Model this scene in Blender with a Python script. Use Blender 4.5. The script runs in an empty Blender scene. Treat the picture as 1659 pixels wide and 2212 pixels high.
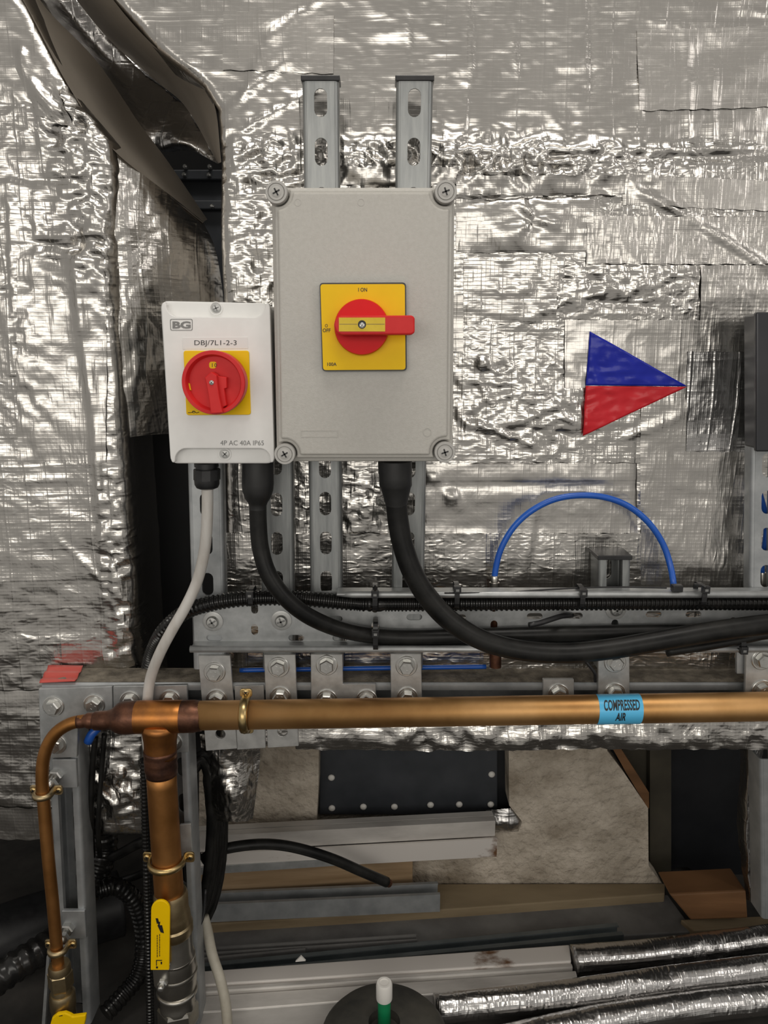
import bpy, bmesh, math, random
from mathutils import Vector, Matrix, noise
from mathutils.geometry import tessellate_polygon
random.seed(7)
PI = math.pi
# ------------------------------------------------------------------ camera
F_PX, CX, CY, H = 1661.0, 829.5, 1106.0, 1.0
TH = math.radians(11.7)
CT, ST = math.cos(TH), math.sin(TH)
scn = bpy.context.scene
col = scn.collection
cam_d = bpy.data.cameras.new('camera')
cam_d.sensor_fit = 'HORIZONTAL'; cam_d.sensor_width = 36.0
cam_d.lens = 36.0 * F_PX / 1659.0
cam_d.clip_start = 0.01
cam = bpy.data.objects.new('camera', cam_d); col.objects.link(cam)
cam.location = (0, 0, H); cam.rotation_euler = (PI / 2 - TH, 0, 0)
scn.camera = cam
# ------------------------------------------------------------------ world and lamps
wd = bpy.data.worlds.new('room_ambient'); scn.world = wd; wd.use_nodes = True
wd.node_tree.nodes['Background'].inputs[0].default_value = (1.0, 0.955, 0.89, 1)
wd.node_tree.nodes['Background'].inputs[1].default_value = 0.36
def area(name, loc, target, sx, sy, power, colr):
    l = bpy.data.lights.new(name, 'AREA'); l.shape = 'RECTANGLE'; l.size = sx; l.size_y = sy
    l.energy = power; l.color = colr
    o = bpy.data.objects.new(name, l); col.objects.link(o); o.location = loc
    d = Vector(target) - Vector(loc); o.rotation_euler = d.to_track_quat('-Z', 'Y').to_euler()
    return o
area('batten_or_fill_lamp', (-0.25, -1.9, H + 0.36), (-0.1, 0.98, H), 2.8, 0.8, 20, (1.0, 0.955, 0.88))
area('batten_or_fill_lamp', (-1.5, -1.4, H + 0.50), (-0.3, 0.98, H), 0.6, 0.9, 2, (1.0, 0.95, 0.88))
area('batten_or_fill_lamp', (1.9, -0.6, H + 0.80), (-0.2, 1.0, H), 0.4, 1.0, 5, (1.0, 0.95, 0.90))  # unseen fill added at the right to brighten the foil return
area('batten_or_fill_lamp', (0.15, 0.30, H + 1.7), (0.1, 0.85, 0.0), 1.2, 0.3, 14, (1.0, 0.95, 0.88))  # unseen overhead fill added to brighten the pieces lying below
scn.view_settings.view_transform = 'Standard'
scn.view_settings.look = 'None'
scn.view_settings.exposure = 0.06
scn.view_settings.gamma = 1.0
scn.view_settings.use_curve_mapping = False

# ------------------------------------------------------------------ geometry helpers
def ray(px, py):
    u = (px - CX) / F_PX; v = (py - CY) / F_PX
    return Vector((u, CT - v * ST, -(v * CT + ST)))
def P(px, py, Y):                    # point seen at a pixel on the vertical plane y = Y
    d = ray(px, py); t = Y / d.y
    return Vector((d.x * t, Y, H + d.z * t))
def FZ(px, py, z):                   # point seen at a pixel on the horizontal plane z
    d = ray(px, py); t = (z - H) / d.z
    return Vector((d.x * t, d.y * t, z))
def W(px, py, Y):
    p = P(px, py, Y); return (p.x, p.z)
def S(px, py, Y):                    # metres for one pixel there
    return Y / ray(px, py).y / F_PX

WL = {}
def _new(name, mesh, parent, loc):
    o = bpy.data.objects.new(name, mesh); col.objects.link(o)
    if parent is not None:
        o.parent = parent; o.location = Vector(loc) - WL[parent]
    else:
        o.location = loc
    WL[o] = Vector(loc)
    return o
def tag(o, label=None, cat=None, group=None, kind=None):
    if label: o['label'] = label
    if cat: o['category'] = cat
    if group: o['group'] = group
    if kind: o['kind'] = kind
    return o
def thing(name, loc, label, cat, group=None):
    return tag(_new(name, None, None, Vector(loc)), label, cat, group)
def mk(name, geo, mat, parent=None, smooth=False, bevel=0.0, seg=2, mats=None, base=False):
    verts, faces = geo[0], geo[1]
    vs = [Vector(v) for v in verts]
    mn = Vector([min(v[i] for v in vs) for i in range(3)]); mx = Vector([max(v[i] for v in vs) for i in range(3)])
    c = (mn + mx) / 2
    if parent is None: c.z = mn.z
    me = bpy.data.meshes.new(name)
    me.from_pydata([v - c for v in vs], [], faces)
    me.materials.append(mat)
    if len(geo) > 2 and mats:
        for m in mats: me.materials.append(m)
        me.polygons.foreach_set('material_index', geo[2])
    me.update()
    o = _new(name, me, parent, c)
    if smooth: me.polygons.foreach_set('use_smooth', [True] * len(me.polygons))
    if bevel:
        b = o.modifiers.new('bevel', 'BEVEL'); b.width = bevel; b.segments = seg; b.limit_method = 'ANGLE'
        b.angle_limit = math.radians(40); b.harden_normals = False
        if not smooth: me.polygons.foreach_set('use_smooth', [False] * len(me.polygons))
    return o
def sharp(o, ang=35):
    me = o.data
    try: me.set_sharp_from_angle(angle=math.radians(ang))
    except Exception: pass
    return o
def put(name, src, loc, parent=None, rot=None):       # a copy sharing mesh data
    o = _new(name, src, parent, Vector(loc))
    if rot: o.rotation_euler = rot
    return o
def join(*geos):
    V, Fc = [], []
    for g in geos:
        n = len(V); V += list(g[0]); Fc += [tuple(i + n for i in f) for f in g[1]]
    return V, Fc
def _area2(l):
    return sum(l[i][0] * l[(i + 1) % len(l)][1] - l[(i + 1) % len(l)][0] * l[i][1] for i in range(len(l)))
def prism(loops, mp):
    """loops (outer, holes) in 2D extruded; mp(x, y, k) -> 3D, k = 0 near face, 1 far face"""
    L = []
    for i, l in enumerate(loops):
        l = list(l); a = _area2(l)
        if (i == 0 and a < 0) or (i > 0 and a > 0): l.reverse()
        L.append(l)
    flat = [p for l in L for p in l]; n = len(flat)
    V = [mp(p[0], p[1], 0) for p in flat] + [mp(p[0], p[1], 1) for p in flat]
    if len(L) == 1:
        tris = [tuple(range(len(L[0])))]
    else:
        tris = tessellate_polygon([[Vector((p[0], p[1], 0)) for p in l] for l in L])
    Fc = []
    for t in tris:
        t = tuple(t)
        a = _area2([flat[i] for i in t])
        if a < 0: t = tuple(reversed(t))
        Fc.append(t); Fc.append(tuple(i + n for i in reversed(t)))
    s = 0
    for l in L:
        m = len(l)
        for i in range(m):
            a, b = s + i, s + (i + 1) % m
            Fc.append((b, a, a + n, b + n))
        s += m
    return V, Fc
def ext(loops, Y0, Y1):              # x-z loops, near face Y0, far face Y1
    return prism(loops, lambda x, z, k: Vector((x, Y1 if k else Y0, z)))
def hext(loops, z1, z0):             # x-y loops, top z1, bottom z0
    return prism(loops, lambda x, y, k: Vector((x, y, z0 if k else z1)))
def px_loop(pts, Y): return [W(a, b, Y) for a, b in pts]
def circ(cx, cz, r, n=24, a0=0, a1=2 * PI, end=False):
    m = n if not end else n - 1
    return [(cx + r * math.cos(a0 + (a1 - a0) * i / m), cz + r * math.sin(a0 + (a1 - a0) * i / m)) for i in range(n)]
def stadium(cx, cz, w, h, n=8):      # long axis by the larger side
    if h >= w:
        r = w / 2; d = h / 2 - r
        return circ(cx, cz + d, r, n, 0, PI, True) + circ(cx, cz - d, r, n, PI, 2 * PI, True)
    r = h / 2; d = w / 2 - r
    return circ(cx + d, cz, r, n, -PI / 2, PI / 2, True) + circ(cx - d, cz, r, n, PI / 2, 3 * PI / 2, True)
def rrect(pts, r, n=5):              # round the corners of a convex polygon
    out = []; m = len(pts)
    for i in range(m):
        p = Vector(pts[i]); a = (Vector(pts[i - 1]) - p); b = (Vector(pts[(i + 1) % m]) - p)
        la, lb = a.length, b.length; a.normalize(); b.normalize()
        rr = min(r, la * .45, lb * .45)
        for k in range(n + 1):
            t = k / n
            q0 = p + a * rr; q1 = p + b * rr
            q = q0 * (1 - t) ** 2 + p * 2 * t * (1 - t) + q1 * t ** 2
            out.append((q.x, q.y))
    return out
def rect_px(x0, y0, x1, y1, Y, r=0):
    l = px_loop([(x0, y1), (x1, y1), (x1, y0), (x0, y0)], Y)
    return rrect(l, r) if r else l
def box(x0, x1, y0, y1, z0, z1):
    V = [Vector((x, y, z)) for z in (z0, z1) for y in (y0, y1) for x in (x0, x1)]
    return V, [(0, 2, 3, 1), (4, 5, 7, 6), (0, 1, 5, 4), (2, 6, 7, 3), (0, 4, 6, 2), (1, 3, 7, 5)]
def catmull(pts, step):
    pts = [Vector(p) for p in pts]; out = []
    ext_ = [pts[0] * 2 - pts[1]] + pts + [pts[-1] * 2 - pts[-2]]
    for i in range(1, len(ext_) - 2):
        p0, p1, p2, p3 = ext_[i - 1:i + 3]
        n = max(2, int((p2 - p1).length / step))
        for k in range(n):
            t = k / n
            out.append(0.5 * ((2 * p1) + (p2 - p0) * t + (2 * p0 - 5 * p1 + 4 * p2 - p3) * t * t + (3 * p1 - p0 - 3 * p2 + p3) * t ** 3))
    out.append(pts[-1]); return out
def tube(pts, r, n=16, step=0.006, smooth=True, caps=True, closed=False):
    path = catmull(pts, step) if smooth else [Vector(p) for p in pts]
    m = len(path); V, Fc = [], []
    t0 = (path[1] - path[0]).normalized()
    ref = Vector((0, -1, 0)) if abs(t0.y) < .9 else Vector((1, 0, 0))
    u = (ref - t0 * ref.dot(t0)).normalized(); s = 0
    for i, p in enumerate(path):
        if closed: t = (path[(i + 1) % m] - path[i - 1])
        else: t = (path[min(i + 1, m - 1)] - path[max(i - 1, 0)])
        t.normalize(); u = (u - t * u.dot(t)).normalized(); w = t.cross(u)
        if i: s += (p - path[i - 1]).length
        rr = r(s, i, m) if callable(r) else r
        for k in range(n):
            a = 2 * PI * k / n
            V.append(p + (u * math.cos(a) + w * math.sin(a)) * rr)
    for i in range(m if closed else m - 1):
        for k in range(n):
            a, b = i * n + k, i * n + (k + 1) % n
            j = ((i + 1) % m) * n
            Fc.append((a, b, j + (k + 1) % n, j + k))
    if caps and not closed:
        Fc.append(tuple(reversed(range(n)))); Fc.append(tuple((m - 1) * n + k for k in range(n)))
    return V, Fc
def lathe(prof, center, axis='Z', n=32, hexa=False, closed=False):
    """prof: (radius, height along axis).  axis 'Z' up or 'Y' (height toward the camera)"""
    V, Fc = [], []; c = Vector(center)
    for r, h in prof:
        for k in range(n):
            a = 2 * PI * (k + .5 * hexa) / n
            if axis == 'Z': V.append(c + Vector((r * math.cos(a), r * math.sin(a), h)))
            elif axis == 'X': V.append(c + Vector((h, r * math.cos(a), r * math.sin(a))))
            else: V.append(c + Vector((r * math.cos(a), -h, r * math.sin(a))))
    m = len(prof)
    for i in range(m - 1):
        for k in range(n):
            a, b = i * n + k, i * n + (k + 1) % n
            Fc.append((a, b, b + n, a + n))
    Fc.append(tuple(reversed(range(n)))); Fc.append(tuple((m - 1) * n + k for k in range(n)))
    return V, Fc
def sweep_profile(prof, A, B, up=Vector((0, 0, 1))):
    """open or closed 2D loop (u sideways, v up) swept straight from A to B"""
    A, B = Vector(A), Vector(B); t = (B - A).normalized()
    sd = t.cross(up).normalized(); upv = sd.cross(t).normalized()
    tris = tessellate_polygon([[Vector((p[0], p[1], 0)) for p in prof]])
    n = len(prof)
    V = [A + sd * p[0] + upv * p[1] for p in prof] + [B + sd * p[0] + upv * p[1] for p in prof]
    Fc = [tuple(x) for x in tris] + [tuple(i + n for i in reversed(x)) for x in tris]
    for i in range(n): Fc.append((i, (i + 1) % n, (i + 1) % n + n, i + n))
    return V, Fc
def fix_normals(o):
    bm = bmesh.new(); bm.from_mesh(o.data); bmesh.ops.recalc_face_normals(bm, faces=bm.faces); bm.to_mesh(o.data); bm.free()
    return o
def strip_outline(path, t):          # thickness to an open 2D polyline
    path = [Vector(p) for p in path]; A, B = [], []
    for i, p in enumerate(path):
        d = (path[min(i + 1, len(path) - 1)] - path[max(i - 1, 0)]).normalized()
        nrm = Vector((-d.y, d.x)) * t / 2
        A.append(p + nrm); B.append(p - nrm)
    return [(q.x, q.y) for q in A] + [(q.x, q.y) for q in reversed(B)]
def px_path(pts): return [P(*p) for p in pts]
def text_geo(s, bold=0.0):
    cu = bpy.data.curves.new('lettering', 'FONT'); cu.body = s; cu.offset = bold; cu.resolution_u = 3
    ob = bpy.data.objects.new('lettering', cu); col.objects.link(ob)
    dg = bpy.context.evaluated_depsgraph_get()
    me = bpy.data.meshes.new_from_object(ob.evaluated_get(dg))
    V = [v.co.copy() for v in me.vertices]; Fc = [tuple(p.vertices) for p in me.polygons]
    bpy.data.objects.remove(ob); bpy.data.curves.remove(cu); bpy.data.meshes.remove(me)
    x0 = min(v.x for v in V); x1 = max(v.x for v in V); y0 = min(v.y for v in V); y1 = max(v.y for v in V)
    return [((v.x - x0) / (x1 - x0), (v.y - y0) / (y1 - y0)) for v in V], Fc
def text_px(parent, s, x0, y0, x1, y1, Y, mat, bold=0.0, name='lettering', skew=0):
    uv, Fc = text_geo(s, bold)
    V = [P(x0 + (x1 - x0) * a - skew * b, y1 + (y0 - y1) * b, Y) for a, b in uv]
    return mk(name, (V, Fc), mat, parent)

# ------------------------------------------------------------------ materials
def mat_base(name, color, rough=.5, metal=0.0, spec=.5):
    m = bpy.data.materials.new(name); m.use_nodes = True
    b = m.node_tree.nodes['Principled BSDF']
    b.inputs['Base Color'].default_value = (*color, 1); b.inputs['Roughness'].default_value = rough
    b.inputs['Metallic'].default_value = metal; b.inputs['Specular IOR Level'].default_value = spec
    return m, m.node_tree, b
def N(nt, t, **kw):
    n = nt.nodes.new(t)
    for k, v in kw.items():
        if k in n.inputs: n.inputs[k].default_value = v
        else: setattr(n, k, v)
    return n
def coords(nt, scale=(1, 1, 1), rot=(0, 0, 0)):
    tc = N(nt, 'ShaderNodeTexCoord'); oi = N(nt, 'ShaderNodeObjectInfo')
    mp = N(nt, 'ShaderNodeMapping'); mp.inputs['Scale'].default_value = scale; mp.inputs['Rotation'].default_value = rot
    ad = N(nt, 'ShaderNodeVectorMath', operation='ADD')
    ml = N(nt, 'ShaderNodeMath', operation='MULTIPLY'); ml.inputs[1].default_value = 37.0
    nt.links.new(oi.outputs['Random'], ml.inputs[0])
    nt.links.new(tc.outputs['Object'], mp.inputs['Vector']); nt.links.new(mp.outputs[0], ad.inputs[0]); nt.links.new(ml.outputs[0], ad.inputs[1])
    return ad.outputs[0]
def surf(name, color, color2=None, rough=.5, metal=0., scale=20., detail=5., lo=.35, hi=.65, bump=0., bscale=None,
         stretch=(1, 1, 1), rvar=0., spec=.5, color3=None, dist=.002):
    m, nt, b = mat_base(name, color, rough, metal, spec)
    v = coords(nt, stretch)
    nz = N(nt, 'ShaderNodeTexNoise'); nz.inputs['Scale'].default_value = scale; nz.inputs['Detail'].default_value = detail
    nz.inputs['Roughness'].default_value = .6
    nt.links.new(v, nz.inputs['Vector'])
    if color2:
        r = N(nt, 'ShaderNodeValToRGB'); r.color_ramp.elements[0].position = lo; r.color_ramp.elements[1].position = hi
        r.color_ramp.elements[0].color = (*color, 1); r.color_ramp.elements[1].color = (*color2, 1)
        if color3:
            e = r.color_ramp.elements.new((lo + hi) / 2); e.color = (*color3, 1)
        nt.links.new(nz.outputs['Fac'], r.inputs['Fac']); nt.links.new(r.outputs['Color'], b.inputs['Base Color'])
    if rvar:
        mr = N(nt, 'ShaderNodeMapRange'); mr.inputs['To Min'].default_value = max(.02, rough - rvar); mr.inputs['To Max'].default_value = rough + rvar
        nt.links.new(nz.outputs['Fac'], mr.inputs['Value']); nt.links.new(mr.outputs[0], b.inputs['Roughness'])
    if bump:
        n2 = N(nt, 'ShaderNodeTexNoise'); n2.inputs['Scale'].default_value = bscale or scale * 4; n2.inputs['Detail'].default_value = 4
        nt.links.new(v, n2.inputs['Vector'])
        bp = N(nt, 'ShaderNodeBump'); bp.inputs['Strength'].default_value = bump; bp.inputs['Distance'].default_value = dist
        nt.links.new(n2.outputs['Fac'], bp.inputs['Height']); nt.links.new(bp.outputs[0], b.inputs['Normal'])
    return m
def foil(name, stretch=(1, 1, 2.2), strength=.5, rough=.23, color=(.54, .52, .49), scale=80., grid=.05, rot=(0, 0, 0), crease=1.0, low=1.0, lines=.35):
    m, nt, b = mat_base(name, color, rough, 1.0)
    L = nt.links.new
    v = coords(nt, stretch, rot); v1 = coords(nt)
    def nz(vec, sc, det, dist_, kind=None, ro=.55):
        n = N(nt, 'ShaderNodeTexNoise')
        if kind: n.noise_type = kind
        n.inputs['Scale'].default_value = sc; n.inputs['Detail'].default_value = det; n.inputs['Roughness'].default_value = ro
        n.inputs['Distortion'].default_value = dist_; L(vec, n.inputs['Vector']); return n.outputs['Fac']
    def ma(a, k, c=None):
        q = N(nt, 'ShaderNodeMath', operation='MULTIPLY_ADD'); L(a, q.inputs[0])
        if isinstance(k, float): q.inputs[1].default_value = k
        else: L(k, q.inputs[1])
        if c is None: q.inputs[2].default_value = 0.0
        else: L(c, q.inputs[2])
        return q.outputs[0]
    fine = nz(v, scale, 3.0, .5, 'RIDGED_MULTIFRACTAL')
    mid = nz(v, scale * .42, 4.0, .9, 'RIDGED_MULTIFRACTAL', .5)
    lowf = nz(v1, 15.0, 4.0, .5)
    patchy = nz(v1, 6.0, 3.0, .3)
    mr = N(nt, 'ShaderNodeMapRange'); mr.inputs['From Min'].default_value = .36; mr.inputs['From Max'].default_value = .64
    mr.inputs['To Min'].default_value = .18 * crease; mr.inputs['To Max'].default_value = 1.0 * crease
    L(patchy, mr.inputs['Value']); amt = mr.outputs[0]
    h = ma(fine, amt)
    h = ma(ma(mid, amt), 1.1, h)
    h = ma(lowf, 1.9 * low, h)
    # glass-fibre scrim and long creases
    for dr, sc, k, pw_ in (('X', 60.0, grid, 6.0), ('Z', 66.0, grid, 6.0), ('X', 11.0, lines, 60.0), ('Z', 8.0, lines * .6, 60.0)):
        wv = N(nt, 'ShaderNodeTexWave'); wv.bands_direction = dr; wv.inputs['Scale'].default_value = sc; wv.inputs['Distortion'].default_value = .4 if sc > 30 else 2.2
        wv.inputs['Detail'].default_value = 1.0; wv.inputs['Detail Scale'].default_value = .6
        L(v1, wv.inputs['Vector'])
        pw = N(nt, 'ShaderNodeMath', operation='POWER'); L(wv.outputs['Fac'], pw.inputs[0]); pw.inputs[1].default_value = pw_
        h = ma(pw.outputs[0], k, h)
    bp = N(nt, 'ShaderNodeBump'); bp.inputs['Strength'].default_value = strength; bp.inputs['Distance'].default_value = .0022
    L(h, bp.inputs['Height']); L(bp.outputs[0], b.inputs['Normal'])
    rp = N(nt, 'ShaderNodeMapRange'); rp.inputs['To Min'].default_value = rough * .8; rp.inputs['To Max'].default_value = rough * 1.3
    L(patchy, rp.inputs['Value']); L(rp.outputs[0], b.inputs['Roughness'])
    return m
M = {}
M['foil'] = foil('foil_horizontal_crinkle', (1, 1, 2.0), .6, lines=.14)
M['foil_upper'] = foil('foil_smooth_upper', (1.7, 1, .9), .36, .25, scale=55, lines=.22, crease=.55, low=.7)
M['foil_left'] = foil('foil_soft_crinkle', (1, 1, 1.7), .6, .24, scale=60, lines=.2)
M['foil_vert'] = foil('foil_vertical_crinkle', (2.6, 1, .6), .5, .27, scale=62, lines=.1)
M['foil_flat'] = foil('foil_taut', (1, 1, 1.3), .42, .28, scale=60, grid=.045, crease=.6, lines=.14)
M['foil_crumple'] = foil('foil_crumpled', (1, 1, 1), .8, .24, scale=55, crease=1.3, lines=.1)
M['foil_dark'] = foil('foil_shaded', (1, 1, 1.3), .7, .26, color=(.5, .49, .48), scale=55)  # darker foil colour stands in for the dark surroundings it mirrors
M['foil_cave'] = foil('foil_brown_shaded', (1, 1, 1), .3, .6, color=(.40, .36, .31), scale=40, grid=.0, lines=.0, crease=.6)  # brown foil, its colour darkened to stand in for dark reflections
M['foil_pipe'] = foil('foil_pipe_wrap', (2.2, 1, 1), .8, .24, color=(.55, .54, .53), scale=60, lines=.15, crease=1.3)
M['zinc'] = surf('galvanised_steel', (.38, .39, .39), (.50, .51, .51), .45, .7, 45, 4, bump=.05, bscale=200, rvar=.08)
M['zinc_strut'] = surf('galvanised_strut', (.25, .26, .26), (.35, .36, .355), .42, .75, 30, 5, bump=.04, bscale=160, rvar=.1, stretch=(4, 1, .5))
M['zinc_dull'] = surf('dull_galvanised_steel', (.36, .375, .385), (.48, .495, .50), .48, .65, 30, 5, bump=.05, bscale=160, rvar=.08)
M['zinc_plate'] = surf('zinc_plated_plate', (.42, .42, .41), (.54, .54, .525), .42, .6, 60, 5, bump=.08, bscale=120, rvar=.1)
M['bolt'] = surf('bright_zinc_bolt', (.52, .52, .50), (.66, .655, .63), .32, .95, 80, 3)
M['dust'] = surf('dusty_steel', (.10, .085, .065), (.24, .21, .165), .9, .0, 60, 6, bump=.5, bscale=300)
M['grey_plastic'] = surf('grey_moulded_plastic', (.45, .435, .40), (.48, .465, .43), .42, 0, 260, 3, bump=.22, bscale=700, dist=.0008)
M['grey_screw'] = surf('grey_screw_plastic', (.41, .40, .38), (.45, .44, .415), .45, 0, 90, 3)
M['white_plastic'] = surf('off_white_plastic', (.77, .765, .745), (.80, .795, .775), .38, 0, 60, 2)
M['black_plastic'] = surf('black_plastic', (.010, .010, .011), (.02, .02, .021), .38, 0, 60, 3)
M['black_rubber'] = surf('black_cable_sheath', (.007, .007, .007), (.020, .0195, .018), .38, 0, 30, 5, bump=.08, bscale=60, rvar=.1, spec=.22)
M['boot'] = surf('heat_shrink_boot', (.012, .012, .012), (.02, .02, .02), .45, 0, 40, 3)
M['conduit'] = surf('black_corrugated_plastic', (.007, .007, .007), (.016, .015, .014), .22, 0, 40, 3, spec=.4)
M['white_cable'] = surf('off_white_cable_sheath', (.52, .49, .45), (.62, .60, .57), .5, 0, 25, 5, stretch=(3, 3, .6))
M['cream_cable'] = surf('dusty_cream_cable', (.34, .31, .25), (.46, .43, .36), .6, 0, 25, 5)
M['yellow'] = surf('yellow_plastic', (.84, .53, .001), (.88, .56, .002), .38, 0, 30, 3, spec=.18)
M['yellow_insert'] = surf('yellow_lock_insert', (.62, .43, .02), (.70, .50, .03), .4, 0, 60, 3, spec=.3)
M['red'] = surf('red_plastic', (.60, .020, .022), (.65, .028, .028), .4, 0, 40, 3, spec=.2)
M['red_deep'] = surf('deep_red_plastic', (.66, .004, .007), (.70, .005, .009), .35, 0, 40, 3, spec=.15)
M['label_white'] = mat_base('white_label_tape', (.74, .73, .71), .35)[0]
M['ink'] = mat_base('black_ink', (.012, .012, .013), .5)[0]
M['ink_grey'] = mat_base('grey_ink', (.20, .20, .195), .5)[0]
M['sticker_blue'] = surf('blue_vinyl', (.008, .016, .30), (.012, .022, .34), .22, 0, 30, 3, bump=.25, bscale=45, spec=.3)
M['sticker_red'] = surf('red_vinyl', (.52, .014, .022), (.58, .02, .03), .25, 0, 30, 3, bump=.25, bscale=45, spec=.3)
M['label_blue'] = mat_base('light_blue_label', (.10, .50, .82), .3)[0]
M['blue_hose'] = surf('blue_air_hose', (.012, .085, .42), (.016, .11, .50), .3, 0, 20, 2)
M['copper'] = surf('aged_copper', (.34, .155, .045), (.52, .25, .085), .45, 1.0, 14, 6, color3=(.43, .20, .065), bump=.04, bscale=120, rvar=.08, stretch=(1, 1, 1))
M['copper_run'] = surf('tarnished_copper', (.42, .22, .08), (.62, .36, .15), .46, .9, 9, 6, color3=(.52, .29, .11), bump=.04, bscale=120, rvar=.08)
M['copper_tee'] = surf('bright_copper', (.46, .185, .05), (.25, .11, .045), .4, 1.0, 26, 5, lo=.42, hi=.7, bump=.06, bscale=150)
M['copper_burnt'] = surf('burnt_copper', (.07, .035, .026), (.19, .085, .05), .42, .85, 40, 6, bump=.2, bscale=120)
M['brass'] = surf('brass', (.44, .32, .14), (.58, .43, .21), .3, 1.0, 60, 4)
M['nickel'] = surf('nickel_plated_brass', (.46, .44, .40), (.60, .58, .53), .28, 1.0, 30, 4, bump=.05, bscale=100)
M['brass_dull'] = surf('dull_brass', (.36, .27, .15), (.50, .40, .24), .38, 1.0, 40, 4)
M['red_tape'] = surf('faded_red_tape', (.50, .055, .04), (.60, .10, .08), .45, 0, 30, 4, bump=.3, bscale=30, stretch=(.3, 1, 3))
M['concrete'] = surf('rough_cement_render', (.22, .18, .13), (.62, .55, .46), .9, 0, 11, 13, lo=.30, hi=.70, bump=1.0, bscale=55, dist=.012)
M['timber'] = surf('dirty_timber', (.20, .125, .06), (.36, .25, .145), .75, 0, 8, 8, bump=.25, bscale=40, stretch=(.25, 1, 4))
M['timber_dark'] = surf('dark_stained_timber', (.14, .10, .055), (.26, .20, .12), .8, 0, 10, 8, bump=.3, bscale=50, stretch=(.3, 1, 2))
M['timber_orange'] = surf('orange_timber', (.10, .045, .014), (.17, .08, .03), .7, 0, 10, 6, bump=.2, bscale=50, stretch=(.4, 1, 3))
M['post'] = surf('olive_brown_post', (.035, .03, .02), (.06, .052, .035), .8, 0, 10, 6)
M['duct'] = surf('dark_slate_paint', (.030, .034, .040), (.048, .052, .06), .45, .1, 14, 6, bump=.05, bscale=50)
M['duct_black'] = surf('black_painted_panel', (.008, .009, .011), (.02, .021, .024), .4, .1, 6, 6)
M['slate'] = surf('grey_floor_beam', (.13, .125, .122), (.22, .215, .205), .65, .2, 10, 6, bump=.2, bscale=60)
M['black_void'] = surf('membrane_and_void_black', (.004, .004, .0045), (.010, .010, .011), .6, 0, 8, 4)  # black of the membrane sheet, also painted on the unlit cavity backdrop
M['floor'] = surf('dark_dusty_floor', (.02, .019, .017), (.05, .045, .04), .9, 0, 12, 6)
M['alu'] = surf('scuffed_aluminium', (.40, .375, .35), (.70, .67, .63), .42, .3, 7, 8, bump=.1, bscale=60, stretch=(.6, 2, 2), rvar=.1)
M['alu_rust'] = surf('rust_marked_aluminium', (.17, .085, .04), (.72, .68, .64), .45, .25, 9, 8, lo=.33, hi=.42, stretch=(1, 2, 2))
M['steel_teal'] = surf('blue_grey_steel', (.10, .118, .122), (.17, .19, .195), .45, .6, 12, 6)
M['green'] = mat_base('green_pole_paint', (.006, .20, .075), .35)[0]
M['cap_white'] = mat_base('white_cap', (.72, .70, .66), .45)[0]
M['rubber_base'] = surf('dirty_black_rubber', (.018, .018, .016), (.06, .056, .045), .75, 0, 14, 8, bump=.2, bscale=60)
M['dark_metal'] = surf('dark_glossy_enclosure', (.035, .036, .04), (.05, .05, .055), .25, .2, 10, 3)
M['white_bit'] = mat_base('white_fixing', (.70, .68, .64), .5)[0]

YW, YS = .988, .94

# ------------------------------------------------------------------ foil walls
def interp(tab, y):
    if y <= tab[0][0]: return tab[0][1]
    for (a, b), (c, d) in zip(tab, tab[1:]):
        if y <= c: return b + (d - b) * (y - a) / (c - a)
    return tab[-1][1]
PUCK = P(1152, 480, YW)
def segs(lst):
    out = []
    for x0, y0, x1, y1, amp, wd in lst:
        a, b = W(x0, y0, YW), W(x1, y1, YW)
        out.append((a[0], a[1], b[0] - a[0], b[1] - a[1], amp, wd, min(a[0], b[0]) - 3 * wd, max(a[0], b[0]) + 3 * wd, min(a[1], b[1]) - 3 * wd, max(a[1], b[1]) + 3 * wd))
    return out
# creases, tape edges and folds pressed into the foil: x0, y0, x1, y1, height, width
RIDGE = segs([(985, 440, 1130, 428, -.005, .004), (1130, 428, 1260, 424, -.004, .004), (1350, 402, 1480, 470, .004, .0035), (1480, 470, 1700, 610, .0045, .0035),
              (985, 372, 1340, 388, .003, .003), (1130, 330, 1659, 318, .003, .004), (1300, 352, 1659, 336, -.003, .004), (480, 250, 640, 110, .003, .005), (500, 300, 720, 170, .003, .004), (520, 215, 600, 60, .0025, .005),
              (500, 345, 640, 290, .003, .004), (560, 90, 700, -20, .0025, .005), (1000, 640, 1230, 655, -.003, .003), (1000, 660, 1160, 690, .003, .003), (1110, 705, 1230, 645, .003, .003), (1230, 645, 1420, 665, -.0025, .004), (1060, 690, 1400, 610, .002, .004),
              (1000, 905, 1150, 960, .003, .003), (1150, 820, 1245, 930, .002, .004), (1340, 950, 1480, 890, .003, .004), (1378, 905, 1374, 1150, -.004, .003),
              (920, 1044, 1370, 1046, -.0035, .003), (1165, 1055, 1125, 1255, .003, .003), (1175, 1060, 1140, 1250, -.002, .003), (985, 545, 1290, 548, -.002, .0025), (1016, -40, 1020, 180, .0025, .003), (1278, -40, 1282, 210, -.0025, .003),
              (1488, 60, 1486, 300, .0025, .003), (1110, 60, 1118, 160, .002, .003), (1380, 120, 1384, 260, .002, .003), (1540, 120, 1541, 320, .002, .003), (1000, 300, 1010, 180, .002, .003), (880, 20, 890, 130, .002, .003)])
KNOBS = [(W(x, y, YW), a, w) for x, y, a, w in ((1040, 785, .006, .007), (973, 1072, .006, .008), (935, 1032, .005, .008), (1095, 520, .003, .02))]
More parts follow.
